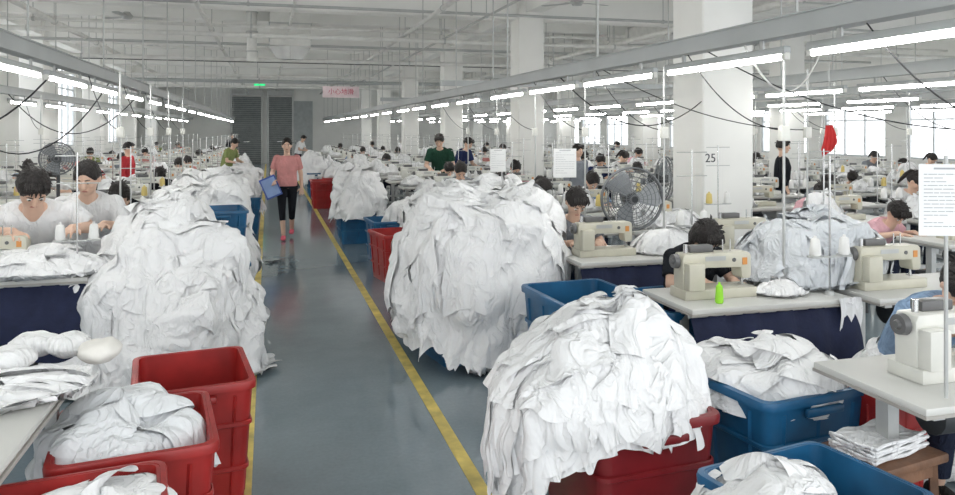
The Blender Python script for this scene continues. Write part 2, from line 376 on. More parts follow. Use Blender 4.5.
for ri, (X, nm, y0) in enumerate(rows):
    t = empty('cable_trough', (X, 0, 0)); tag(t, 'long grey metal trough carrying the '+nm, 'cable trough', 'cable troughs')
    ya, yb = max(.3, y0-2.2), 37.0
    mb = MB(); mb.box((0,(ya+yb)/2,2.19),(.10,yb-ya,.012)).box((-.05,(ya+yb)/2,2.235),(.008,yb-ya,.10)).box((.05,(ya+yb)/2,2.235),(.008,yb-ya,.10))
    mb.box((-.062,(ya+yb)/2,2.282),(.02,yb-ya,.008)).box((.062,(ya+yb)/2,2.282),(.02,yb-ya,.008)); mb.build('channel', M_trough, t)
    mb = MB(); mb.tube([(.02*math.sin(k*1.3), ya+k*.6, 2.212+.01*math.sin(k*2.1)) for k in range(int((yb-ya)/.6))], .012, 5); mb.build('cable', M_black, t)
    y = ya+.5
    while y < yb:
        MB().cyl((0,y,2.2),(0,y,HC),.008,seg=6).build('hanger_rod', M_steel, t); y += 2.4
    k = 0; y = y0
    while y < 36.3:
        k += 1
        inst(lamp if y < 14 else lampf, (X, y, 2.082), 0, 'white fluorescent tube, %s in the %s' % (ordn(k), nm), 'light', 'fluorescent tubes of the '+nm)
        y += 1.38 if y < 8 else (1.7 if y < 14 else 2.1)
for i, (y, lb) in enumerate(((10.6, 'nearer'), (16.6, 'farther'))):
    t = empty('cross_rail', (0, y, 0)); tag(t, lb+' grey steel rail crossing above the right light rows', 'rail')
    MB().box((8.6,0,2.38),(12.4,.08,.08)).build('rail', M_trough, t)
    for x in (3.2, 6.5, 9.2, 12, 14.5): MB().cyl((x,0,2.4),(x,0,HC),.01,seg=6).build('hanger_rod', M_steel, t)

# ------------------------------------------------------------ bins
def rrect(cx, cy, z, w, l, r, n=4):
    pts = []
    for qx, qy, a0 in ((1,1,0),(-1,1,90),(-1,-1,180),(1,-1,270)):
        for k in range(n+1):
            a = R(a0+90*k/n); pts.append(Vector((cx+qx*(w/2-r)+math.cos(a)*r, cy+qy*(l/2-r)+math.sin(a)*r, z)))
    return pts
def make_bin(m, w, l, h, plain=False):
    t = empty('plastic_bin'); b = MB(); R0 = []
    prof = [(0,.86,.0),(.05,.87,.0),(h*.5,.93,0),(h-.03,1,0),(h-.03,1,.0),(h,1,-.004),(h,1,-.014),(h*.5,.93,-.014),(.03,.86,-.014)]
    for z, s, o in prof: R0.append(rrect(0,0,z,w*s+2*o,l*s+2*o,.05))
    n = len(R0[0]); vs = [p for r in R0 for p in r]
    fs = [(i*n+k, i*n+(k+1) % n, (i+1)*n+(k+1) % n, (i+1)*n+k) for i in range(len(R0)-1) for k in range(n)]
    fs += [tuple(range(n-1,-1,-1)), tuple((len(R0)-1)*n+k for k in range(n))]
    b.add(vs, fs); b.build('body', m, t)
    rim = MB(); rr = [rrect(0,0,z,w+2*o,l+2*o,.06) for z, o in ((h-.035,.0),(h-.035,.018),(h-.010,.020),(h,.016),(h+.002,-.002),(h-.01,-.01))]
    vs = [p for r in rr for p in r]; fs = [(i*n+k, i*n+(k+1) % n, (i+1)*n+(k+1) % n, (i+1)*n+k) for i in range(5) for k in range(n)]
    rim.add(vs, fs).build('rim', m, t)
    g = MB(); z0, z1 = .06, h-.06
    if not plain:
        for s in (-1,1):
            for k in (-2,0,2):
                x = k*w*.17; g.loft([((x*.9, s*l*.5*.868, z0),(.010,0,0),(0,.010,0)),((x, s*l*.5*.992, z1),(.010,0,0),(0,.010,0))],4)
                y = k*l*.17; g.loft([((s*w*.5*.868, y*.9, z0),(.010,0,0),(0,.010,0)),((s*w*.5*.992, y, z1),(.010,0,0),(0,.010,0))],4)
    for q in ((.68,) if plain else (.34,.68)):
        w_, l_ = w*(.86+.14*q)+.012, l*(.86+.14*q)+.012; rg = [rrect(0,0,h*q+dz,w_+o,l_+o,.05) for dz, o in ((-.012,0),(-.008,.012),(.008,.012),(.012,0))]
        g.add([p for r in rg for p in r], [(i*n+k, i*n+(k+1) % n, (i+1)*n+(k+1) % n, (i+1)*n+k) for i in range(3) for k in range(n)])
    g.build('ribs', m, t)
    for s in (-1,1): MB().rbox((0, s*(l/2+.025), h-.06),(.2,.03,.035),.01).build('handle', m, t)
    return t
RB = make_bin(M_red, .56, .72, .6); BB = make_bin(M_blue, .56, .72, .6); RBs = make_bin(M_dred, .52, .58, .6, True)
def bin_(proto, px, d, rz, label, z=0, sc_=1, xy=None):
    x, y = xy or at(px, d); return inst(proto, (x, y, z), R(rz), label, 'bin', 'plastic bins', sc_)

# ------------------------------------------------------------ cloth piles
def pile_mb(rx, ry, h, hang=.15, n=160, L=(.18,.34), W=(.10,.2), seed=0, lump=.13, zmin=-9, k=1.0, tilt=1.0, fold=.014, tmax=1.0, corner=2.0, pz=.9, pr=.85, drop=None, lean=(0,0), res=(10,12), under=0, hz=0, crump=.010, lift_=.035):
    rnd = random.Random(seed); mb = MB(); Q = .25*PI*((rx+ry)/2+h)*1.08; off = Vector((seed*3.1, seed*1.7, 0))
    def df(a):
        if not drop: return 1
        return 1+drop[1]*max(0, math.cos(a-drop[0]))**2
    def S(a, t, o=0, sh=0):
        if t < 0: a += PI; t = -t
        tt = min(t, 1); ang = tt*PI/2; rr = math.sin(ang)**pr; z = h*max(0, math.cos(ang))**pz
        nx = Vector((math.cos(a)*math.sin(ang)*1.0+1e-4, math.sin(a)*math.sin(ang), max(0, math.cos(ang))*.9+.12)).normalized()
        ca, sa = math.cos(a), math.sin(a); q = (abs(ca)**corner+abs(sa)**corner)**(-1/corner)
        if t > 1: rr *= 1-under*(t-1)
        p = Vector((ca*q*rx*rr+lean[0]*z/h, sa*q*ry*rr+lean[1]*z/h, z))
        if t > 1: p.z -= (t-1)*Q*df(a)
        sv = Vector((sh, sh*.7, sh*1.3))
        m = noise.noise(Vector((p.x*2.6, p.y*2.6, p.z*2.6))+off)*lump + noise.noise(Vector((p.x*7, p.y*7, p.z*7))+off)*lump*.45 + noise.noise(p*12+off+sv)*crump
        p = p+nx*(m+o)
        if p.z < zmin:
            p += Vector((ca, sa, 0))*min(.12, (zmin-p.z)*.4); p.z = zmin+.004+max(0, o)*.6
        return p
    U, V = 72, 30; vs = []; te = 1+hang/Q*.8
    for j in range(V+1):
        for i in range(U): vs.append(S(2*PI*i/U, te*j/V, noise.noise(Vector((i*.9, j*.9, seed)))*.012*k-.004))
    fs = [(j*U+i, (j+1)*U+i, (j+1)*U+(i+1) % U, j*U+(i+1) % U) for j in range(V) for i in range(U)]
    mb.add(vs, fs)
    for q in range(n):
        a0 = rnd.uniform(0, 2*PI); t0 = math.sqrt(rnd.random())*tmax
        l = rnd.uniform(*L)*k; w = rnd.uniform(*W)*k; phi = rnd.gauss(0, .38)*tilt
        if t0 < .3: phi = rnd.uniform(-PI, PI)
        if hz and rnd.random() < hz and t0 < .85: phi = rnd.choice((-1,1))*PI/2+rnd.gauss(0,.25)
        l = min(l, (te-t0)*Q+hang*rnd.uniform(.1,.9)+.04) if abs(phi) < 1 else l
        nl, nw = res; o0 = rnd.uniform(.004,.035)*k; fr = rnd.uniform(20,62)/k; fa = rnd.uniform(.6,1.3)*fold*k*min(1, 34/(fr*k)); ph = rnd.uniform(0,6); skew = rnd.uniform(-.4,.4); tp = rnd.uniform(-.18,.22); lift = rnd.uniform(-.01,lift_)*k; f2 = rnd.uniform(4,10); bend = rnd.uniform(-.5,.5); sh = rnd.uniform(0,40); zg = rnd.uniform(.0,.10)
        vs = []
        for i in range(nl+1):
            s_ = i/nl
            for j in range(nw+1):
                v_ = (j/nw-.5)
                # the gathered folds pull the lower hem up and down
                ww = v_*w*(.62+.38*math.sqrt(s_)+tp*s_)+bend*l*s_*s_*.3; ss = s_*l*(1+zg*math.sin(v_*w*fr*.8+ph)*s_)+skew*v_*w
                x_ = ww*math.cos(phi)+ss*math.sin(phi); y_ = ss*math.cos(phi)-ww*math.sin(phi)
                t = t0+y_/Q; rl = max(.12, (rx+ry)/2*math.sin(min(abs(t),1)*PI/2)); a = a0+x_/rl
                edge = ((abs(v_)*2)**6*.005+(1-s_)**4*.015)*k
                wv = v_*w*fr+ph+.9*math.sin(s_*2.0+ph)
                o = o0+fa*(math.sin(wv)+.35*math.sin(wv*1.9+ph))*(.25+.75*s_)+.012*k*math.sin(ss*f2+ph*2+v_*3)+lift*s_*s_-edge
                vs.append(S(a, t, o, sh*.08))
        fs = [(i*(nw+1)+j, (i+1)*(nw+1)+j, (i+1)*(nw+1)+j+1, i*(nw+1)+j+1) for i in range(nl) for j in range(nw)]
        mb.add(vs, fs)
    return mb
def pile(px, d, z, label, rx, ry, h, rz=0, m=M_cloth, xy=None, name='cloth_pile', cat='fabric pile', **kw):
    x, y = xy or at(px, d)
    o = pile_mb(rx, ry, h, **kw).build(name, m, ang=180); place(o, (x, y, z), rz)
    return tag(o, label, cat, kind='stuff')
# front right
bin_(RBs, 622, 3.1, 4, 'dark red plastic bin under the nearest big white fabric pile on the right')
pile(600, 3.12, .63, 'nearest heap of crumpled white fabric overflowing a dark red bin', .43, .36, .37, hang=.045, n=300, L=(.18,.38), W=(.12,.24), seed=3, lump=.08, tmax=1.0, k=.95, pz=1.4, pr=1.1, drop=(PI-.1,3.0), lean=(.10,0), fold=.013, res=(13,20))
bin_(BB, 762, 3.42, 8, 'blue plastic bin right behind the nearest dark red bin, heaped with white cloth', sc_=(1.02,.9,1))
pile(762, 3.46, .57, 'low heap of white cloth in the blue bin behind the nearest pile', .30,.30,.15, hang=.03, n=100, L=(.16,.32), W=(.12,.24), seed=5, lump=.07, pz=.8, res=(12,18))
bin_(BB, 812, 2.34, -80, 'blue plastic bin at the bottom edge of the photo, right foreground', sc_=(.78,.74,1))
pile(766, 2.33, .54, 'white cloth stuffed in the blue bin at the bottom right', .21, .17, .06, hang=.06, n=60, L=(.16,.28), W=(.12,.22), seed=6, lump=.05, pz=.7, res=(12,18))
bin_(RB, 870, 3.38, 8, 'red plastic bin beside the brown wooden stool', sc_=(.6,.5,.98))
bin_(BB, 583, 4.7, 4, 'left one of two blue bins behind the nearest white heap', sc_=(.98,.9,1.15))
bin_(BB, 676, 4.6, 4, 'right one of two blue bins behind the nearest white heap', sc_=(.9,.9,1.12))
# mid right
bin_(BB, 458, 5.72, 10, 'blue plastic bin under the near end of the tallest white pile', sc_=(.95,.95,.8))
bin_(BB, 520, 5.85, 5, 'blue plastic bin hidden under the tallest pile on its right', sc_=(.9,.9,.8))
bin_(BB, 428, 6.55, 8, 'blue plastic bin under the aisle side of the tallest pile', sc_=(.9,.9,.8))
pile(477, 5.95, .47, 'tallest mountain of white fabric standing right of the aisle', .58, .72, .77, rz=-.1, hang=.20, n=300, L=(.38,.9), W=(.18,.38), seed=17, lump=.13, k=1.0, zmin=-.45, tmax=1.0, corner=3.4, pz=.5, pr=.72, fold=.019, drop=(-.7,1.5), under=.15, res=(18,24), lean=(.04,.1), tilt=.8, hz=.3, crump=.012, lift_=.05)
bin_(RB, 398, 8.6, 10, 'red plastic bin standing beyond the tallest white pile', sc_=.9)
bin_(BB, 388, 9.8, 4, 'blue plastic bin just beyond the red one beside the aisle', sc_=.9)
bin_(BB, 356, 11.5, 0, 'blue plastic bin under the round white pile at the aisle edge')
pile(358, 11.3, .55, 'rounded white fabric pile on a blue bin beside the aisle, mid distance', .38, .40, .56, hang=.08, n=150, L=(.2,.45), W=(.12,.26), seed=12, lump=.12, pz=.8, res=(9,12), hz=.3)
pile(412, 9.8, .46, 'low white fabric heap past the tallest pile, near the blue bin', .36, .4, .3, hang=.25, n=80, seed=13, res=(9,10), zmin=-.44)
bin_(BB, 318, 19.5, 0, 'small distant blue bin at the right edge of the aisle')
pile(313, 19.5, .5, 'distant white fabric pile behind the walking woman', .38, .38, .65, hang=.1, n=60, seed=14, res=(6,6))
bin_(RB, 324, 16.5, 0, 'distant red bin at the right edge of the aisle')
# left
bin_(BB, 185, 5.45, 8, 'blue plastic bin buried under the large left pile', sc_=(.62,.62,.62))
bin_(BB, 150, 5.35, 8, 'blue plastic bin on the table side of the large left pile', sc_=(.4,.5,.5))
pile(164, 5.25, .27, 'large sloping heap of white fabric left of the aisle', .62, .56, .89, hang=.17, n=360, L=(.24,.52), W=(.14,.30), seed=25, lump=.14, zmin=-.26, tmax=1.0, corner=2.4, pz=1.2, pr=1.0, fold=.016, res=(13,20), lean=(.03,.08), drop=(-.5,.5), hz=.12, crump=.012)
bin_(BB, 218, 6.75, 5, 'lower blue bin of the stack behind the large left pile', sc_=.9); bin_(BB, 218, 6.75, 8, 'upper blue bin of the stack behind the large left pile', z=.545, sc_=(.8,.8,.75))
bin_(BB, 205, 7.8, 5, 'blue plastic bin under the second left pile')
pile(203, 7.8, .52, 'second white fabric pile left of the aisle, behind the large one', .53, .48, .72, hang=.2, n=220, L=(.25,.55), W=(.14,.3), seed=22, lump=.14, pz=.7, res=(12,16), hz=.3)
bin_(BB, 243, 12.5, 0, 'blue bin at the left edge of the aisle past the piles')
pile(238, 12.5, .5, 'white fabric pile at the left edge of the aisle past the stacked bins', .38, .4, .5, hang=.1, n=90, seed=23, res=(7,8))
bin_(RB, 246, 17, 0, 'distant red bin at the left edge of the aisle')
pile(244, 17, .5, 'distant white heap on red bin at left edge of aisle', .35, .35, .35, hang=.1, n=50, seed=24, res=(6,6))
bin_(RB, 192, 3.5, 8, 'red plastic bin against the foot of the large left pile', sc_=(.86,.80,.98))
bin_(RB, 136, 2.80, 8, 'red plastic bin in the left foreground holding a sheer white sheet', sc_=(.92,.80,1))
pile(124, 2.80, .55, 'loose sheer white fabric lying in the middle red bin at left', .24, .25, .12, m=M_sheer, hang=.05, n=36, L=(.24,.46), W=(.18,.32), seed=26, lump=.08, fold=.018, res=(14,20), drop=(-1.9,.8))
bin_(RB, 60, 2.12, 8, 'red plastic bin in the bottom left corner of the photo', sc_=(.95,.82,1))
pile(100, 2.26, .52, 'crumpled white cloth in the bottom left corner red bin', .18, .16, .07, hang=.02, n=44, L=(.16,.28), W=(.12,.22), seed=27, lump=.05, pz=.7, res=(12,18))

# ------------------------------------------------------------ sewing furniture
def table_parts():
    P = []
    P.append(('tabletop', MB().rbox((0,0,.736),(1.05,.55,.028),.006), M_top))
    P.append(('edge_strip', MB().box((0,0,.718),(1.054,.554,.012)), M_edge))
    for s in (-1,1):
        l = MB().box((s*.42,0,.38),(.05,.06,.66)).rbox((s*.42,0,.03),(.05,.5,.05),.008).box((s*.42,0,.70),(.05,.46,.03)); P.append(('leg', l, M_steel))
    P.append(('crossbar', MB().box((0,.02,.2),(.8,.04,.04)), M_steel))
    P.append(('pedal', MB().rbox((0,.08,.1),(.3,.2,.02),.005,rx=.25), M_dsteel))
    P.append(('motor', MB().cyl((-.22,0,.6),(0,0,.6),.075,seg=14).box((-.1,0,.68),(.14,.1,.06)), M_dsteel))
    P.append(('drawer', MB().rbox((.3,.05,.66),(.26,.3,.08),.006), M_steel))
    return P
def machine_parts(m):
    P = []
    P.append(('bed', MB().rbox((0,0,.028),(.46,.17,.056),.006), m))
    poly = [(-.225,.045),(-.228,.225),(-.215,.252),(.195,.252),(.214,.235),(.216,.12),(.206,.10),(.16,.10),(.152,.115),(.148,.165),(-.075,.17),(-.105,.155),(-.115,.12),(-.115,.045)]
    P.append(('arm', MB().prism(poly,-.052,.052,.007), m))
    P.append(('handwheel', MB().cyl((-.235,0,.21),(-.262,0,.21),.042,.038,18).cyl((-.262,0,.21),(-.274,0,.21),.020,.014,12), M_wheel))
    P.append(('needle_bar', MB().cyl((.185,0,.055),(.185,0,.11),.005,seg=8).cyl((.185,0,.055),(.185,0,.075),.009,seg=8), M_chrome))
    P.append(('presser_foot', MB().cyl((.20,.01,.058),(.20,.01,.11),.004,seg=6).rbox((.192,.015,.058),(.02,.035,.006),.002), M_chrome))
    P.append(('tension_dial', MB().cyl((.155,.05,.18),(.155,.078,.18),.018,seg=12), M_chrome))
    P.append(('control_panel', MB().rbox((-.08,.02,.272),(.15,.06,.04),.006), M_wheel))
    P.append(('bobbin_winder', MB().cyl((-.18,0,.25),(-.18,0,.30),.013,seg=10), M_chrome))
    for x in (.06,.11): P.append(('thread_pin', MB().cyl((x,0,.25),(x,0,.32),.004,seg=6), M_chrome))
    P.append(('motor_cover', MB().rbox((-.17,-.08,.13),(.10,.06,.15),.008), m))
    P.append(('oil_window', MB().cyl((.10,-.052,.21),(.10,-.056,.21),.012,seg=12), M_wheel))
    P.append(('maker_plate', MB().box((-.02,-.0535,.222),(.13,.003,.026)), M_steel))
    P.append(('sticker', MB().box((.17,-.054,.20),(.03,.004,.04)), mat('sticker_orange',(.70,.30,.08),.5)))
    return P
def stand_parts():
    P = [('pole', MB().cyl((0,0,0),(0,0,.80),.006,seg=8), M_chrome), ('base', MB().cyl((0,0,0),(0,0,.02),.03,.022,12), M_steel)]
    P.append(('spool_rest', MB().box((0,0,.22),(.26,.03,.008)).cyl((-.1,0,.22),(-.1,0,.228),.045,seg=14).cyl((.1,0,.22),(.1,0,.228),.045,seg=14), M_steel))
    for z in (.60,.78): P.append(('thread_guide', MB().tube([(-.13,0,z),(0,0,z),(.13,0,z)],.004,5), M_steel))
    return P
def assemble(name, P):
    t = empty(name)
    for n, mb, m in P: mb.build(n, m, t)
    return t
T_near = assemble('sewing_table', table_parts()); T_far = multi('sewing_table', [(b, m) for n, b, m in table_parts()])
K_near = assemble('sewing_machine', machine_parts(M_mach)); K_white = assemble('sewing_machine', machine_parts(M_machw)); K_far = multi('sewing_machine', [(b, m) for n, b, m in machine_parts(M_machw)])
N_near = assemble('thread_stand', stand_parts()); N_far = multi('thread_stand', [(b, m) for n, b, m in stand_parts()])
def cone_mb(): return MB().loft([((0,0,z),(r,0,0),(0,r,0)) for z, r in ((0,.026),(.01,.033),(.09,.026),(.10,.018),(.101,.010),(.115,.008))], 14)
cone = cone_mb().build('thread_cone', M_thread); ycone = cone_mb().build('thread_cone', M_ythread)
stl = empty('stool')
MB().rbox((0,0,.44),(.3,.3,.03),.012).build('seat', M_wood, stl)
for sx_ in (-1,1):
    for sy_ in (-1,1): MB().cyl((sx_*.12,sy_*.12,.43),(sx_*.14,sy_*.14,0),.013,seg=8).build('leg', M_dsteel, stl)
for s in (-.13,.13): MB().box((0,s,.2),(.26,.015,.02)).build('stretcher', M_dsteel, stl)
sm = [pile_mb(.24,.15,.13+.03*(i % 2),hang=.0,n=56,L=(.12,.26),W=(.09,.18),seed=40+i,lump=.06,zmin=0).build('cloth_bundle', M_cloth, ang=180) for i in range(4)]
def bag_mb():
    mb = MB(); vs = []; U, V = 28, 8
    for j in range(V+1):
        for i in range(U+1):
            x = -.52+1.04*i/U; s = j/V
            vs.append((x, -.25-.10*math.sin(s*PI*.8)+.016*math.sin(i*1.1+j*.4), .705-.46*s+.03*math.sin(i*.5)*s))
    mb.add(vs, [(j*(U+1)+i, j*(U+1)+i+1, (j+1)*(U+1)+i+1, (j+1)*(U+1)+i) for j in range(V) for i in range(U)]); return mb
cbag = empty('catch_cloth'); bag_mb().build('cloth', M_navy, cbag, ang=180)
MB().tube([(-.53,-.245,.706),(.53,-.245,.706)],.008,6).build('rail', M_steel, cbag)
def stack_mb(seed):
    r = random.Random(seed); mb = MB(); z = 0
    for k in range(9):
        t = r.uniform(.010,.018); mb.rbox((r.uniform(-.012,.012), r.uniform(-.012,.012), z+t/2), (.26+r.uniform(-.02,.02), .17+r.uniform(-.02,.02), t), .004, 1, rz=r.uniform(-.08,.08)); z += t
    return mb
stk = [stack_mb(i).build('cut_piece_stack', M_cloth if i else M_hivis) for i in range(3)]

# ------------------------------------------------------------ people
def frames(cs, ws, ds):
    out = []; n = len(cs); X = Vector((1,0,0))
    for i, c in enumerate(cs):
        u = (Vector(cs[min(i+1,n-1)])-Vector(cs[max(i-1,0)])).normalized(); f = X.cross(u).normalized()
        out.append((c, X*ws[i], f*ds[i]))
    return out
def limb(mb, pts, rs):
    for i in range(len(pts)-1): mb.cyl(pts[i], pts[i+1], rs[i], rs[i+1], 12)
    for i, p in enumerate(pts): mb.ell(p, (rs[i],)*3, 12, 8)
def hand(mb, w, d, n, side, curl=.5):
    d = Vector(d).normalized(); n = Vector(n); n = (n-d*n.dot(d)).normalized(); s = d.cross(n)*side
    w = Vector(w)
    mb.loft([(w-d*.01, s*.022, n*.018), (w+d*.03, s*.034, n*.016), (w+d*.075, s*.041, n*.013), (w+d*.088, s*.036, n*.009)], 12)
    for k, (o, L) in enumerate(((-.033,.062),(-.011,.072),(.011,.068),(.033,.052))):
        b = w+d*.078+s*o; dd = (d+s*o*3.0).normalized(); p1 = b+dd*L*.5
        d2 = (dd-n*curl).normalized(); p2 = p1+d2*L*.32; d3 = (dd-n*curl*2).normalized(); p3 = p2+d3*L*.25
        mb.cyl(b, p1, .0092, .0085, 8); mb.cyl(p1, p2, .0085, .0075, 8); mb.cyl(p2, p3, .0075, .006, 8)
        for p, r in ((p1,.0085),(p2,.0078),(p3,.0062)): mb.ell(p, (r,)*3, 8, 6)
    b = w+d*.025-s*.03; p1 = b+(d*.6-s*.8-n*.2).normalized()*.035; p2 = p1+(d*.9-s*.3-n*.35).normalized()*.03
    mb.cyl(b, p1, .013, .010, 8); mb.cyl(p1, p2, .010, .0075, 8); mb.ell(p1, (.0105,)*3, 8, 6); mb.ell(p2, (.0078,)*3, 8, 6)
POSES = {
 'sit': dict(sp=[(0,.02,.47),(0,0,.58),(0,-.03,.72),(0,-.09,.86),(0,-.135,.95),(0,-.16,.99)], neck=(0,-.165,.98), head=(0,-.235,1.115), tilt=-36, turn=0,
    sh=.165, shp=(-.125,.925), el=[(-.235,-.22,.765),(.235,-.22,.765)], wr=[(-.10,-.40,.815),(.11,-.42,.815)], hd=[(.35,-1,-.1),(-.35,-1,-.1)], hn=(0,0,1),
    hip=[(-.09,.02,.50),(.09,.02,.50)], kn=[(-.12,-.36,.52),(.12,-.36,.52)], an=[(-.12,-.30,.09),(.12,-.30,.09)], curl=.45),
 'stand': dict(sp=[(0,0,.82),(0,0,.93),(0,0,1.06),(0,-.01,1.2),(0,0,1.32),(0,0,1.36)], neck=(0,0,1.36), head=(0,-.02,1.525), tilt=-6, turn=0,
    sh=.175, shp=(0,1.315), el=[(-.23,.03,1.05),(.23,.03,1.05)], wr=[(-.24,-.06,.82),(.24,-.06,.82)], hd=[(0,-.15,-1),(0,-.15,-1)], hn=(0,1,0),
    hip=[(-.09,0,.86),(.09,0,.86)], kn=[(-.1,-.01,.47),(.1,-.01,.47)], an=[(-.1,.02,.08),(.1,.02,.08)], curl=.4),
 'walk': dict(sp=[(0,0,.82),(0,0,.93),(0,0,1.06),(0,-.015,1.2),(0,-.01,1.32),(0,-.01,1.36)], neck=(0,-.01,1.36), head=(0,-.035,1.525), tilt=-8, turn=0,
    sh=.165, shp=(-.005,1.31), el=[(-.235,.02,1.07),(.22,.08,1.06)], wr=[(-.20,-.17,.97),(.235,.02,.83)], hd=[(.05,-.6,-.5),(0,-.3,-1)], hn=(0,.6,.4),
    hip=[(-.085,0,.86),(.085,0,.86)], kn=[(-.075,-.14,.48),(.08,-.02,.46)], an=[(-.05,-.20,.085),(.07,.22,.13)], curl=.7),
 'work': dict(sp=[(0,0,.82),(0,-.01,.93),(0,-.04,1.06),(0,-.09,1.19),(0,-.13,1.29),(0,-.15,1.33)], neck=(0,-.15,1.32), head=(0,-.23,1.46), tilt=-30, turn=0,
    sh=.17, shp=(-.13,1.27), el=[(-.24,-.17,1.03),(.24,-.17,1.03)], wr=[(-.12,-.40,.98),(.12,-.40,.98)], hd=[(.3,-1,-.2),(-.3,-1,-.2)], hn=(0,0,1),
    hip=[(-.09,0,.86),(.09,0,.86)], kn=[(-.1,-.01,.47),(.1,-.01,.47)], an=[(-.1,.02,.08),(.1,.02,.08)], curl=.4),
}
def make_person(pose, shirt, pants, shoe, hair='short', vox=.012, sleeve=.55, wide=1.0, over=None, skinm=M_skin, crop=.93, slim=1.0, tousle=.05):
    P = dict(POSES[pose]); P.update(over or {}); root = empty('person')
    sides = (-1, 1)
    sh = [Vector((s*P['sh']*wide, P['shp'][0], P['shp'][1])) for s in sides]
    tors_w = [.155,.15,.128,.15,.145,.06]; tors_d = [.10,.10,.088,.10,.070,.05]
    mb = MB()
    mb.loft(frames(P['sp'], [w*wide for w in tors_w], tors_d), 18, 2.3)
    hc = Vector(P['head']); nk = Vector(P['neck'])
    mb.cyl(nk-Vector((0,0,.05)), hc+Vector((0,.02,-.06)), .054, .048, 14)
    HM = Matrix.Translation(hc) @ Matrix.Rotation(R(P['turn']), 4, 'Z') @ Matrix.Rotation(R(-P['tilt']), 4, 'X')
    E = lambda c, r, u=16, v=12: mb.ell(c, r, u, v, M=HM)
    E((0,.005,.015),(.074,.092,.102)); E((0,-.022,-.045),(.058,.062,.062)); E((0,-.058,-.078),(.026,.022,.020)); E((0,-.02,.0),(.07,.068,.07))
    H3 = HM.to_3x3()
    mb.loft([(HM @ Vector((0,-.088,.022)), H3 @ Vector((.008,0,0)), H3 @ Vector((0,.008,0))), (HM @ Vector((0,-.102,-.018)), H3 @ Vector((.015,0,0)), H3 @ Vector((0,.016,.004))), (HM @ Vector((0,-.092,-.03)), H3 @ Vector((.013,0,0)), H3 @ Vector((0,.012,0)))], 8)
    for s in sides:
        E((s*.076,.008,-.005),(.010,.018,.030),8,8); E((s*.04,-.058,-.022),(.022,.02,.02),8,8); E((s*.03,-.076,.034),(.022,.012,.007),8,6)
    E((0,-.080,-.052),(.022,.012,.010),8,6)
    for i, s in enumerate(sides):
        limb(mb, [sh[i], P['el'][i], P['wr'][i]], [.044,.037,.026]); hand(mb, P['wr'][i], P['hd'][i], P['hn'], s, P['curl'])
        limb(mb, [P['hip'][i], P['kn'][i], P['an'][i]], [.08,.052,.036])
    b = bpy.data.objects.new('body', remesh(mb, vox, 'body', skinm, 2)); C.objects.link(b); b.parent = root
    mb = MB(); cs = P['sp'][:5]; g = .020
    cs = [tuple(Vector(cs[0])+(Vector(cs[1])-Vector(cs[0]))*.35)]+list(cs[1:])
    top = [tuple(Vector(P['sp'][4]).lerp(Vector(P['sp'][5]), .95))]
    mb.loft(frames(cs+top, [w*wide+g for w in [.158,.152,.145,.154,.155,.085]], [d+g for d in [.108,.108,.102,.107,.080,.056]]), 18, 2.3)
    for i in range(2):
        e = Vector(P['el'][i]); w_ = Vector(P['wr'][i]); mb.ell(sh[i]+Vector((0,0,.004)), (.067,.067,.064), 12, 8)
        if sleeve <= 1: mb.cyl(sh[i], sh[i].lerp(e, sleeve), .065, .064, 14)
        else:
            mb.cyl(sh[i], e, .060, .052, 14); mb.ell(e, (.052,)*3, 12, 8); mb.cyl(e, e.lerp(w_, sleeve-1), .052, .042, 14)
    o = bpy.data.objects.new('shirt', remesh(mb, max(.01, vox), 'shirt', shirt, 2)); C.objects.link(o); o.parent = root
    mb = MB(); sp = P['sp']; mb.loft(frames([sp[0], sp[1], tuple(Vector(sp[1]).lerp(Vector(sp[2]), .3))], [.16*wide,.158*wide,.15*wide], [.11,.108,.10]), 16, 2.3)
    for i in range(2):
        h_, k_, a_ = Vector(P['hip'][i]), Vector(P['kn'][i]), Vector(P['an'][i]); mb.ell(h_, (.09,.1,.09), 12, 8)
        mb.cyl(h_, k_, .092, .066*slim, 14); mb.ell(k_, (.066*slim,)*3, 12, 8); mb.cyl(k_, k_.lerp(a_, crop), .066*slim, .054*slim, 14)
    o = bpy.data.objects.new('trousers', remesh(mb, .012, 'trousers', pants, 2)); C.objects.link(o); o.parent = root
    for i, s in enumerate(sides):
        a_ = Vector(P['an'][i])
        m2 = MB().loft([(a_+Vector((0,.05,-.05)), (.028,0,0), (0,0,.03)), (a_+Vector((0,.02,-.04)), (.038,0,0), (0,0,.038)), (a_+Vector((0,-.06,-.045)), (.042,0,0), (0,0,.032)), (a_+Vector((0,-.14,-.058)), (.040,0,0), (0,0,.02)), (a_+Vector((0,-.18,-.064)), (.024,0,0), (0,0,.012))], 12)
        m2.build('shoe', shoe, root, ang=180)
    def hf(dr):
        hl = .50-.9*abs(dr.x)**2 if hair != 'tail' else .58-.9*abs(dr.x)**2
        face = max(0, min(1, (-dr.y-.15)*4))*max(0, min(1, (hl-dr.z)*6))
        neck = max(0, min(1, (-dr.z-(.35 if hair == 'short' else .5 if hair == 'tail' else 2))*5))
        side = 0 if hair == 'bob' else max(0, min(1, (-dr.z+.02)*4))*max(0, min(1, (.22-dr.y)*4))
        k = 1-.24*max(face, neck, side)+(tousle*noise.noise(Vector((dr.x*9, dr.y*9, dr.z*3.5)))+tousle*.5*noise.noise(dr*17)+.014*math.sin(math.atan2(dr.y, dr.x)*22+dr.z*5))*(1-face)
        p = Vector((dr.x*.086, dr.y*.106, dr.z*.114))*k
        if hair == 'bob' and dr.z < 0 and face < .3:
            p.z += dr.z*.07; p.x *= 1.05
        return p
    mb = MB(); mb.ell((0,.010,.018), (1,1,1), 48, 30, M=HM, fn=hf)
    rr = random.Random(len(hair)+int(vox*1000))
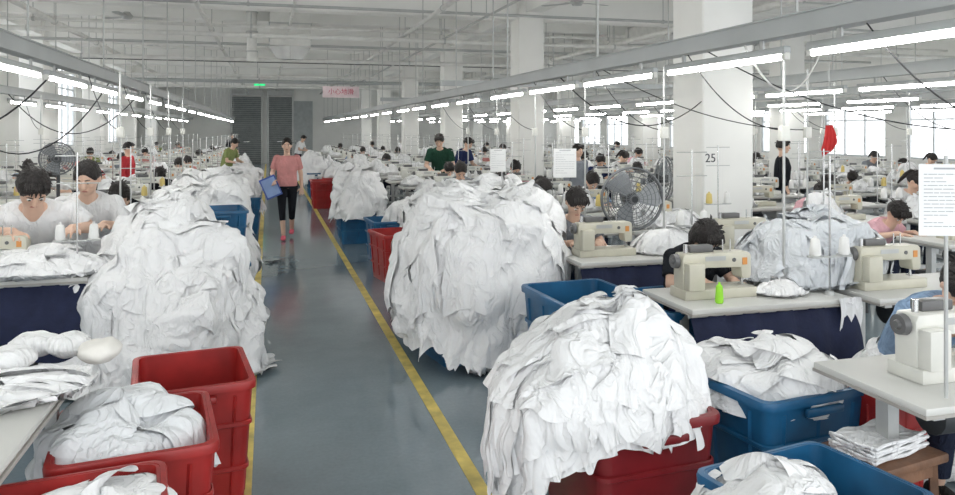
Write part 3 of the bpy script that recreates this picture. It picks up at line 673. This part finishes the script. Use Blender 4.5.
    if hair in ('short', 'bob'):
        for k in range(-5, 6):
            x0 = k*.011; e = .058+rr.uniform(-.014,.012)-.0012*abs(k)*abs(k)*.3; sw = rr.uniform(-.012,.012)
            mb.loft([(HM @ Vector((x0,-.048,.113)), H3 @ Vector((.008,0,0)), H3 @ Vector((0,.008,.008))), (HM @ Vector((x0*1.1+sw*.4,-.086,.092)), H3 @ Vector((.008,0,0)), H3 @ Vector((0,.006,.004))), (HM @ Vector((x0*1.15+sw,-.094+abs(k)*.003,e)), H3 @ Vector((.003,0,0)), H3 @ Vector((0,.003,0)))], 6)
    # loose locks break up the outline of the hair
    for k in range(26):
        th = rr.uniform(0, 2*PI); ph = rr.uniform(.05, 1.25); dr = Vector((math.sin(ph)*math.cos(th), math.sin(ph)*math.sin(th), math.cos(ph)))
        if dr.y < -.45 and dr.z < .6: continue
        b0 = Vector((dr.x*.080, .01+dr.y*.098, .018+dr.z*.106)); tg = Vector((dr.x, dr.y, -.5+rr.uniform(-.3,.3))).normalized()
        mb.loft([(HM @ b0, H3 @ Vector((.010,0,0)), H3 @ Vector((0,.010,0))), (HM @ (b0+dr*.012+tg*.018), H3 @ Vector((.008,0,0)), H3 @ Vector((0,.008,0))), (HM @ (b0+dr*.010+tg*.042), H3 @ Vector((.002,0,0)), H3 @ Vector((0,.002,0)))], 6)
    if hair == 'tail':
        mb.tube([HM @ Vector(p) for p in ((0,.10,.06),(0,.125,.04),(0,.13,-.03),(0,.12,-.11),(0,.105,-.17))], [.02,.026,.026,.02,.008], 10)
    mb.build('hair', M_hair, root, ang=180)
    for s in sides:
        e = MB().ell((s*.029,-.0815,.012),(.014,.008,.0055),10,8,M=HM).build('eye', M_sclera, root)
        MB().ell((s*.029,-.0875,.011),(.0080,.0035,.0058),8,6,M=HM).build('iris', M_iris, e)
        MB().tube([HM @ Vector(p) for p in ((s*.014,-.091,.032),(s*.03,-.088,.037),(s*.046,-.078,.032))], [.003,.0035,.002], 6).build('eyebrow', M_hair, root)
    MB().ell((0,-.0895,-.052),(.020,.005,.0055),12,6,M=HM).build('mouth', M_lip, root, ang=180)
    return root
BUSY = []
def put(p, px, d, rz, label, z=0, scale=None, xy=None, group='people in the hall'):
    x, y = xy or at(px, d); BUSY.append((x, y))
    return inst(p, (x, y, z), R(rz), label, 'person', group, scale)
def recolor(o, part, m):
    for c in o.children:
        if c.name.split('.')[0] == part:
            c.material_slots[0].link = 'OBJECT'; c.material_slots[0].material = m
def add_stool(x, y, lb): inst(stl, (x, y, 0), 0, lb, 'stool', 'work stools')
RN = [(2.68, 'first row right of aisle', 2.32), (3.83, 'second row right of aisle', 3.72), (5.95, 'third row right of aisle', 5.2), (7.1, 'fourth row right of aisle', 6.6),
      (9.0, 'fifth row right of aisle', 8.0), (11.4, 'sixth row right of aisle', 9.5), (13.6, 'seventh row right of aisle', 11), (-1.65, 'first row left of aisle', 5.62), (-3.2, 'second row left of aisle', 8.0), (-4.4, 'third row left of aisle', 11.0)]
def row_ys(ri):
    y = RN[ri][2]; out = []
    if ri == 7: out.append(y); y = 7.62
    while y < 33.5: out.append(y); y += 1.46 if y < 16 else 1.75
    return out
YS = [row_ys(i) for i in range(len(RN))]
def snap(ri, y): return min((v+.73 for v in YS[ri]), key=lambda q: abs(q-y))
lean = dict(sp=[(0,.02,.47),(0,.0,.57),(0,-.05,.70),(0,-.13,.82),(0,-.19,.90),(0,-.22,.93)], neck=(0,-.22,.92), shp=(-.18,.885))
man = make_person('sit', S['white'], S['jeans'], S['shoe_dark'], 'short', .006, .8, 1.15, over=dict(lean, head=(0,-.32,1.04), tilt=-52, turn=12, el=[(-.27,-.26,.80),(.29,-.2,.79)], wr=[(-.09,-.45,.815),(.19,-.44,.815)]), tousle=.11)
put(man, 34, 5.6, 14, 'man in white t-shirt bent over sewing table at left edge', scale=1.24); mx_, my_ = at(34, 5.6); inst(stl, (mx_, my_, 0), 0, 'stool under the man in white at the left edge', 'stool', 'work stools', 1.2)
wom = make_person('sit', S['white'], S['navy'], S['shoe_dark'], 'tail', .006, .8, 1.0, over=dict(tilt=-26, turn=-14), tousle=.07)
put(wom, 90, 6.35, 8, 'woman in white t-shirt with tied-back hair working behind the man', scale=1.17); mx_, my_ = at(90, 6.35); inst(stl, (mx_, my_, 0), 0, 'stool under the woman with tied-back hair at left', 'stool', 'work stools', 1.14)
walk = make_person('walk', S['pink'], S['black'], S['shoe_pink'], 'tail', .006, .7, .95, crop=.45, slim=.88)
put(walk, 287, 11.8, -3, 'woman in pink top and dark cropped leggings walking up the aisle', scale=.955)
wx, wy_ = at(287, 11.8)
cl = empty('blue_folder', (wx-.24, wy_-.2, .80)); cl.rotation_euler = (R(-12), R(-22), R(8)); tag(cl, 'blue folder held at the walking woman\'s hip', 'folder')
MB().rbox((0,0,.02),(.25,.02,.33),.005).build('cover', mat('folder_blue',(.05,.10,.38),.5), cl); MB().box((0,-.012,.02),(.21,.004,.28)).build('sheet', mat('folder_pale',(.25,.36,.62),.6), cl)
sitp = {'short': make_person('sit', S['grey'], S['jeans'], S['shoe_dark'], 'short', .009, .7, over=dict(tilt=-46), tousle=.08), 'bob': make_person('sit', S['rose'], S['navy'], S['shoe_dark'], 'bob', .009, .7, over=dict(tilt=-58, head=(0,-.26,1.08)), tousle=.09), 'tail': make_person('sit', S['blue'], S['jeans'], S['shoe_dark'], 'tail', .009, .7, over=dict(tilt=-50, head=(0,-.25,1.10), turn=14)),
        'low': make_person('sit', S['white'], S['jeans'], S['shoe_dark'], 'short', .009, .7, over=dict(sp=[(0,.02,.47),(0,.0,.57),(0,-.05,.69),(0,-.13,.80),(0,-.19,.87),(0,-.22,.90)], neck=(0,-.22,.89), head=(0,-.31,1.0), tilt=-60, shp=(-.18,.85), turn=-10), tousle=.08)}
def sit(kind, x, y, rz, shirt, label, scale=None):
    o = put(sitp[kind], 0, 0, rz, label, xy=(x, y), scale=scale); recolor(o, 'shirt', S[shirt]); add_stool(x, y, 'stool under the '+label); return o
sit('bob', 2.66, 4.42, 0, 'black', 'worker in black with bowed head behind the nearest beige machine', .95)
sit('short', 2.40, 5.87, 0, 'grey', 'dark-haired worker in grey behind the second machine of first right row')
sit('tail', 2.62, 7.30, 5, 'olive', 'worker in olive behind the third machine of the first right row')
sit('low', 3.10, 3.04, -4, 'blue', 'worker in light blue shirt behind the hanging document at right', .98)
sit('low', 5.50, YS[2][0]+.68, 10, 'rose', 'worker in rose top bowed low right of the numbered pillar', .94)
sit('bob', -1.35, YS[7][1]+.62, -10, 'black', 'worker with loose black hair seated behind the left piles')
stp = make_person('stand', S['black'], S['jeans'], S['shoe_dark'], 'short', .009, 1.6)
st2 = make_person('work', S['green'], S['jeans'], S['shoe_dark'], 'short', .009, .7)
put(stp, 0, 0, 60, 'man in black standing turned among the far right rows', scale=.95, xy=(xat(782, 9.7), 9.7))
y = snap(0, 13.2); put(st2, 0, 0, -20, 'man in dark green standing right of the aisle', scale=1.03, xy=(xat(441, y), y))
y = snap(0, 14.6); o = put(st2, 0, 0, 40, 'worker in navy standing beside the man in dark green', scale=.98, xy=(xat(459, y), y)); recolor(o, 'shirt', S['navy'])
o = put(stp, 0, 0, 20, 'worker in grey standing between the two pillars', scale=.9, xy=(4.62, 10.8)); recolor(o, 'shirt', S['grey'])
o = put(stp, 0, 0, 80, 'worker in red standing by the far left rows', scale=.9, xy=(-2.42, 14.6)); recolor(o, 'shirt', S['red'])
o = put(st2, 0, 0, 60, 'worker in olive bending over left rows far back', scale=.95, xy=(-.95, 18.6)); recolor(o, 'shirt', S['olive'])
o = put(st2, 298, 28, 60, 'small distant worker in white near the end doors', scale=.95); recolor(o, 'shirt', S['white'])
o = put(stp, 232, 31, 20, 'small distant worker in dark clothes near the roller doors', scale=.95)

# ------------------------------------------------------------ station rows
rnd = random.Random(5)
def seat_auto(x, y, lb):
    if any(math.hypot(x-a, y-b) < .65 for a, b in BUSY): return
    kind = rnd.choice(['short','bob','tail','low','low','tail']); shirt = rnd.choice(['white','pink','black','grey','red','blue','rose','navy','olive','white'])
    o = put(sitp[kind], 0, 0, rnd.uniform(-22,22), 'seated worker in %s top, %s' % (shirt, lb), xy=(x, y), scale=rnd.uniform(.93,1.04), group='seated workers'); recolor(o, 'shirt', S[shirt])
PB = [(x+.28, y+.28) for x in (4.41, 10.1, -5.4) for y in (6.97, 13, 19, 25, 31)]
def station(X, Y, lb, person=False, near=False, mx=0, dressing=True, machine=None):
    inst(T_near if near else T_far, (X, Y, 0), 0, 'grey-white sewing table, '+lb, 'table', 'sewing tables')
    inst(machine or (K_near if near else K_far), (X+mx, Y, .75), 0, 'industrial sewing machine, '+lb, 'sewing machine', 'sewing machines')
    inst(N_near if near else N_far, (X+.44, Y-.16, .75), 0, 'chrome thread stand, '+lb, 'thread stand', 'thread stands')
    if Y < 12:
        for s in (-.1,.1):
            yl = rnd.random() < .35
            inst(ycone if yl else cone, (X+.44+s, Y-.16, .979), 0, '%s thread cone on %s pin of stand, %s' % ('yellow' if yl else 'white', 'left' if s < 0 else 'right', lb), 'thread cone', 'thread cones')
    if dressing:
        if rnd.random() < .85:
            inst(rnd.choice(sm), (X-.32+rnd.uniform(-.03,.03), Y-.04, .752), rnd.uniform(-.2,.2)+(PI if rnd.random() < .5 else 0), 'bundle of white fabric on the table, '+lb, 'fabric bundle', 'fabric bundles on the tables', (.8,.8,rnd.uniform(.9,1.9)))
        elif Y < 16:
            inst(rnd.choice(stk), (X-.36, Y, .752), rnd.uniform(-.3,.3), 'stack of cut pieces on the table, '+lb, 'cut pieces', 'stacks of cut pieces', (1,1,rnd.uniform(.7,1.5)))
    if person: seat_auto(X+rnd.uniform(-.12,.12), Y+.62, lb)
for ri, (X, nm, y0) in enumerate(RN):
    for k, Y in enumerate(YS[ri], 1):
        lb = '%s in the %s' % (ordn(k), nm); near = Y < 8.5
        if any(abs(X-a) < .85 and abs(Y-b) < .56 for a, b in PB): continue
        occ = (ri == 0 and k <= 4) or (ri == 7 and k <= 2) or (ri == 2 and k == 1)
        p = (not occ) and rnd.random() < (.5 if Y < 24 else .25)
        if ri == 1 and Y < 6.8: p = False
        mx = -.05; mc = None
        if ri == 0 and near: mx = -.22 if k > 1 else -.11
        if ri == 0 and k == 1: mc = K_white
        if ri == 1 and near: mx = -.22
        if ri == 7 and k == 1: mx = -.10
        station(X, Y, lb, p, near, mx=mx, dressing=(Y > 5.7), machine=mc)
for x, y, lb in ((2.68,3.78,'the nearest beige machine table'), (2.68,5.24,'the second table of the first right row'), (-1.62,5.62,'the left table below the man in white')):
    inst(cbag, (x, y, 0), 0, 'dark navy catch cloth hanging under '+lb, 'cloth', 'navy catch cloths')
for i, (x, y) in enumerate(((1.55,13.4),(1.6,15.4),(1.5,17.8),(1.55,21),(1.6,24.5),(-.75,14.8),(-.72,20.9),(-.75,24))):
    pr = BB if i % 2 else RB; sd = 'right' if x > 0 else 'left'; q = (i if x > 0 else i-5)+1
    bin_(pr, 0, 0, 0, '%s bin, %s of the distant loaded bins on the %s side of aisle' % ('blue' if i % 2 else 'red', ordn(q), sd), xy=(x, y))
    inst(sm[i % 4], (x, y, .52), PI/2, 'white cloth heaped in the %s distant loaded bin on the %s of the aisle' % (ordn(q), sd), 'fabric bundle', 'fabric bundles on the tables', (1.05,1.5,2.4))

# cloth on near tables
pile(0, 0, .755, 'spread of white cut pieces on the left table before the man in white', .44, .20, .12, xy=(-1.50, 5.50), hang=.02, n=110, L=(.18,.34), W=(.10,.2), seed=51, lump=.05, zmin=0)
pile(0, 0, .755, 'translucent white bundled fabric heaped behind the hanging document', .42, .28, .42, xy=at(812, 4.75), m=M_poly, hang=.02, n=80, L=(.25,.55), W=(.18,.36), seed=52, lump=.09, fold=.016, zmin=0, pz=.7, hz=.3, res=(14,20), crump=.020)
pile(0, 0, .755, 'white fabric heap on the second table of first right row', .26, .18, .17, xy=(2.98, 5.25), hang=0, n=60, seed=53, lump=.05, k=.7, zmin=0)
pile(0, 0, .755, 'white fabric heap on the table behind the big fan', .3, .2, .16, xy=(3.80, 6.62), hang=0, n=50, seed=54, lump=.05, k=.7, zmin=0)
pile(0, 0, .0, 'white cloth standing in a heap beneath the nearest beige machine table', .34, .22, .60, xy=(3.12, 3.10), hang=0, n=110, seed=55, lump=.09, k=.9, zmin=0)
pile(0, 0, .755, 'white garment bundle on table beside the white machine at right edge', .16, .12, .10, xy=(2.98, 2.42), hang=0, n=40, seed=56, lump=.04, k=.5, zmin=0)
pile(0, 0, .755, 'small loose heap of white cloth right of the beige machine', .14, .11, .09, xy=(2.84, 3.70), hang=0, n=36, seed=57, lump=.03, k=.5, zmin=0)
hc_ = MB(); vs = []
for j in range(13):
    for i in range(9): vs.append((-.07+.14*i/8+.01*math.sin(j*.7), -.012*math.sin(i*1.7+j*.15)-.01*j/12, -.36*j/12-(.03 if i % 3 == 0 else 0)*(j/12)))
hc_.add(vs, [(j*9+i, (j+1)*9+i, (j+1)*9+i+1, j*9+i+1) for j in range(12) for i in range(8)])
o = hc_.build('hanging_cloth', M_cloth, ang=180); place(o, (3.14, 3.49, .76)); tag(o, 'white strip of cloth hanging off the right end of the beige machine table', 'cloth')
gc = cone_mb().build('thread_cone', M_green); place(gc, (2.38, 3.60, .752)); gc.scale = (.7,.7,1.0); tag(gc, 'neon green thread cone in front of the nearest beige machine', 'thread cone')

# ------------------------------------------------------------ left foreground table
tl = empty('work_table', (-1.30, 2.82, 0)); tag(tl, 'white work table at the left edge beside the red bins', 'table')
MB().rbox((0,0,.735),(1.15,.95,.03),.012).build('tabletop', M_top, tl); MB().box((0,0,.712),(1.156,.956,.015)).build('edge_strip', M_edge, tl)
for sx_ in (-1,1):
    for sy_ in (-1,1): MB().box((sx_*.5,sy_*.4,.35),(.04,.04,.7)).build('leg', M_steel, tl)
M_pad = mat('pad_cream', (.82,.80,.75), .8, bump=.2)
def pad(i, rx_, ry_):
    def fn(q):
        k = 1+.10*noise.noise(q*2.0+Vector((i*3,0,0)))
        if q.z > 0: k *= 1-.18*max(0, 1-abs(q.x*2.2+.2))*q.z
        return k
    return MB().ell((0,0,.03),(rx_,ry_,.05),30,16, fn=fn)
for i, (px, d, rx_, ry_, lb) in enumerate(((100,3.02,.080,.085,'rounded cream pad nearest the aisle on the left work table'), (68,3.10,.085,.095,'middle rounded white pad on the left work table'), (34,3.1,.09,.10,'large white pad on the left work table by the photo edge'), (8,2.90,.10,.10,'lowest white pad on the left work table at the photo edge'))):
    x, y = at(px, d); o = pad(i, rx_, ry_).build('foam_pad', M_pad if i == 0 else M_cloth, ang=180)
    place(o, (x, y, .785), i*.7); tag(o, lb, 'pad', 'pads on the left work table')
pile(0, 0, .752, 'flat layer of white fabric on far edge of left work table', .54, .22, .055, xy=(-1.22, 3.03), hang=.02, n=70, seed=61, lump=.02, k=.9, zmin=0, crump=.008)
mo = assemble('sewing_machine', machine_parts(M_steel)); place(mo, (-1.36, 2.42, .75), 0); tag(mo, 'grey machine just inside the left edge on the white work table', 'sewing machine', 'sewing machines')

# ------------------------------------------------------------ right foreground: stool with cloth
sx0, sy0 = at(878, 2.85)
ws = empty('wooden_stool', (sx0, sy0, 0), R(10)); tag(ws, 'brown wooden bench stool under the table at bottom right', 'stool')
MB().rbox((0,0,.47),(.42,.28,.035),.008).build('seat', M_wood, ws)
for a in (-1,1):
    for b in (-1,1): MB().loft([((a*.17,b*.1,.455),(.02,0,0),(0,.02,0)),((a*.18,b*.115,0),(.016,0,0),(0,.016,0))],4).build('leg', M_wood, ws)
    MB().box((a*.175,0,.2),(.022,.2,.03)).build('stretcher', M_wood, ws)
for s in (-.1,.1): MB().box((0,s,.42),(.34,.018,.05)).build('apron', M_wood, ws)
fold = MB()
for k in range(5):
    z = .006+k*.013
    vs = []; nx_, ny_ = 14, 8
    for j in range(ny_+1):
        for i in range(nx_+1): vs.append((-.16+.32*i/nx_+.008*math.sin(k*2+j), -.09+.18*j/ny_+.006*math.sin(k*3+i*.6), z+.004*math.sin(i*.9+k)+.003*math.sin(j*1.3+k*2)))
    fold.add(vs, [(j*(nx_+1)+i, j*(nx_+1)+i+1, (j+1)*(nx_+1)+i+1, (j+1)*(nx_+1)+i) for j in range(ny_) for i in range(nx_)])
    fold.tube([(-.16+.008*math.sin(k*2+j), -.09+.18*j/8, z+.003) for j in range(9)], .007, 6)
    fold.tube([(-.16+.32*i/14, -.09+.006*math.sin(k*3+i*.6), z+.003) for i in range(15)], .007, 6)
o = fold.build('folded_cloth', M_cloth, ang=180); place(o, (sx0, sy0, .49), R(14)); tag(o, 'flat folded white cloth lying on the brown wooden stool', 'cloth')

# ------------------------------------------------------------ documents & flag
def document(x, y, z, w, h, rz, lines, label, pole=None, seed=0):
    t = empty('hanging_document', (x, y, z), rz); tag(t, label, 'document')
    MB().box((0,0,0),(w,.004,h)).build('sheet', M_paper, t)
    ink = MB(); r = random.Random(seed)
    for k in range(lines):
        zc = h*.36-k*h*.78/lines; x0 = -w*.42
        while x0 < w*.38:
            l = r.uniform(.02,.09)*w*2; l = min(l, w*.42-x0); ink.box((x0+l/2,-.003,zc),(l,.001,h*.010)); x0 += l+.02*w
            if r.random() < .12: break
    ink.box((0,-.003,h*.44),(w*.5,.001,h*.025)); ink.build('printed_lines', mat('print_grey',(.42,.43,.45),.7), t)
    if pole: MB().cyl((0,.012,h/2+.03),(0,.012,pole-z),.007,seg=8).build('pole', M_steel, t)
    else:
        for s in (-.3,.3): MB().cyl((w*s,0,h/2),(w*s,0,2.19-z),.002,seg=5).build('string', M_steel, t)
    return t
x, y = at(948, 2.62); document(x, y, zz(200, 2.62), .20, .25, R(-18), 15, 'large printed document hanging in front of the light blue worker', pole=.76, seed=1)
document(xat(565,7.0), 7.0, zz(164, 7.3), .23, .29, R(-10), 10, 'white paper sheet hanging above the third machine of first right row', seed=2)
document(xat(498,8.2), 8.2, zz(161, 8.4), .18, .26, R(-10), 8, 'smaller white paper hanging farther back, left of the other sheet', seed=3)
fx, fy = at(829, 6.0); fl = empty('pennant_flag', (fx, fy, zz(125, 6)), R(-30)); tag(fl, 'small limp red cloth pennant hanging above worker by the pillar', 'flag')
g = MB(); n = 14; vs = []
for j in range(n+1):
    for i in range(13):
        u = i/12-.5; s = j/n; wd = .05+.07*min(1, s*1.3)
        vs.append((u*wd*(1-.35*max(0, s-.75)*4*abs(u)*2)+.008*math.sin(s*4), .010*math.sin(u*22+s*1.5)*(.5+s), -(.19+.07*(.5-u))*s))
g.add(vs, [(j*13+i,(j+1)*13+i,(j+1)*13+i+1,j*13+i+1) for j in range(n) for i in range(12)]).build('cloth', M_flag, fl, ang=180)
MB().cyl((-.03,0,0),(.03,0,0),.004,seg=6).build('rod', M_steel, fl); MB().cyl((0,0,0),(0,0,2.33-fl.location.z),.002,seg=5).build('string', M_steel, fl)

# ------------------------------------------------------------ floor fans
def make_fan(r=.32, h=1.07):
    t = empty('floor_fan')
    def guard(yy, dome):
        g = MB()
        for k in range(1, 8):
            rr = r*k/7; yo = yy+dome*(1-(k/7)**2); g.tube([(rr*math.cos(a*PI/16), yo, h+rr*math.sin(a*PI/16)) for a in range(32)], .003 if k < 7 else .009, 5, closed=True)
        for k in range(22):
            a = 2*PI*k/22; g.tube([(r*q*math.cos(a), yy+dome*(1-q*q), h+r*q*math.sin(a)) for q in (.1,.4,.7,1)], .0026, 4)
        return g
    guard(-.02,-.08).build('front_guard', M_fan, t); guard(.02,.09).build('rear_guard', M_fan, t)
    for k in range(3):
        a0 = 2*PI*k/3; mb = MB(); rings = []
        for q, w in ((.12,.3),(.4,.62),(.7,.66),(.9,.45)):
            a = a0+.25*q; c = Vector((r*q*math.cos(a), 0, h+r*q*math.sin(a))); tg = Vector((-math.sin(a), .5, math.cos(a))).normalized()
            rings.append((c, tg*r*q*w*.75+tg*.02, Vector((0,.002,0))))
        mb.loft(rings, 8).build('blade', mat('fan_blade',(.36,.38,.40),.4,metal=.2), t)
    MB().cyl((0,-.03,h),(0,.03,h),.05,seg=14).build('hub', M_dsteel, t); MB().cyl((0,.03,h),(0,.2,h),.06,seg=14).build('motor', M_dsteel, t)
    MB().cyl((0,.12,.03),(0,.12,h-.04),.02,seg=10).build('pole', M_dsteel, t); MB().cyl((0,.12,0),(0,.12,.04),.22,.2,24).build('base', M_dsteel, t)
    return t
fan = make_fan(.27, 1.10)
inst(fan, (xat(632, 5.95), 5.95, 0), R(-12), 'large grey floor fan facing the aisle behind the second machine', 'fan', 'floor fans')
inst(fan, (4.72, 8.3, 0), R(40), 'second grey floor fan standing behind the numbered pillar', 'fan', 'floor fans')
inst(fan, (8.05, 6.0, 0), R(60), 'grey floor fan at the right beyond the third and fourth rows', 'fan', 'floor fans')
f2 = make_fan(.19, 1.36); inst(f2, (-2.42, 9.95, 0), R(8), 'tall slim fan among the left rows behind the women', 'fan', 'floor fans')

# ------------------------------------------------------------ hanging cables
def cable(a, b, sag, label, r=.005, m=M_black, name='hanging_cable'):
    a = Vector(a); b = Vector(b); pts = [a.lerp(b, k/18)-Vector((0,0,sag*4*(k/18)*(1-k/18))) for k in range(19)]
    return tag(MB().tube(pts, r, 6).build(name, m, ang=180), label, 'cable')
for (X, X0, ys, sd) in ((2.6,2.6,(2.6,4.1,5.5,7,8.4,9.9,11.4),'first right'), (3.83,2.6,(3.9,5.4),'second right'), (-1.55,-1.55,(7.2,8.9,10.4,12),'first left'), (5.4,5.4,(5.4,6.9,8.3,9.8),'third right'), (7.7,7.7,(8.2,9.8,11.4),'fourth right'), (-3.4,-3.4,(8.4,10.2,12),'second left')):
    for i, y in enumerate(ys):
        xx = X+.35; yy = y-.3
        cable((X0, y+.2, 2.2), (xx, yy, 1.7), .12, '%s black power cable drooping to the %s sewing row' % (ordn(i+1), sd), .004)
        t = tag(empty('power_drop', (xx, yy, 0)), '%s steel power drop pole over the %s sewing row' % (ordn(i+1), sd), 'pole', 'power drop poles')
        MB().cyl((0,0,.752),(0,0,2.19),.008,seg=8).build('pole', M_steel, t); MB().rbox((0,0,1.68),(.06,.04,.09),.006).build('socket_box', M_machw, t)
cable((-3.4,9,2.2), (-1.6,8.6,2.2), .75, 'long looping black wire between the two left light rows', .007)
cable((-3.4,11.5,2.2), (-1.6,10.6,2.2), .55, 'second looping wire between the left light rows, farther back', .007)
cable((-3.3,6.9,2.2), (-1.6,6.6,2.2), .55, 'nearest looping wire between the left light rows', .007)
cable((3.9,4.6,2.3), (2.6,3.7,2.2), .3, 'white cable looping from the first right light row', .006, M_pipe)
cable((4.4,6.98,2.0), (2.6,6.5,2.2), .35, 'black wire looping from the near pillar to the first right row', .006)
x, y = at(274, 9.6); mbl = MB()
for k in range(5): mbl.rbox((.09*math.cos(k*1.3)*(k*.3), .05*math.sin(k*2.1), .008+.003*k), (.10,.04,.012), .003, 1, rz=k*.9)
o = mbl.build('floor_scrap', mat('scrap_dark',(.1,.11,.12),.8)); place(o, (x, y, 0)); tag(o, 'small dark scrap of cloth lying on the aisle floor', 'scrap')
# a source object that was never placed is removed with its parts
def drop_tree(o):
    for ch in list(o.children): drop_tree(ch)
    bpy.data.objects.remove(o)
for o in [q for q in C.objects if q.parent is None and 'label' not in q and q.get('kind') != 'structure']:
    drop_tree(o)

# ------------------------------------------------------------ camera, world
w = bpy.data.worlds.new('World'); sc.world = w; w.use_nodes = True
bg = w.node_tree.nodes['Background']; bg.inputs[0].default_value = (.96,.98,1,1); bg.inputs[1].default_value = 2.45
cam = bpy.data.cameras.new('Camera'); co = bpy.data.objects.new('Camera', cam); C.objects.link(co)
co.location = (0, 0, H); co.rotation_euler = (PI/2, 0, -TH); cam.sensor_width = 36; cam.lens = 36*F/955; cam.shift_y = -117.5/955; cam.clip_end = 200; cam.clip_start = .05
sc.camera = co
sc.view_settings.view_transform = 'Standard'; sc.view_settings.exposure = 0
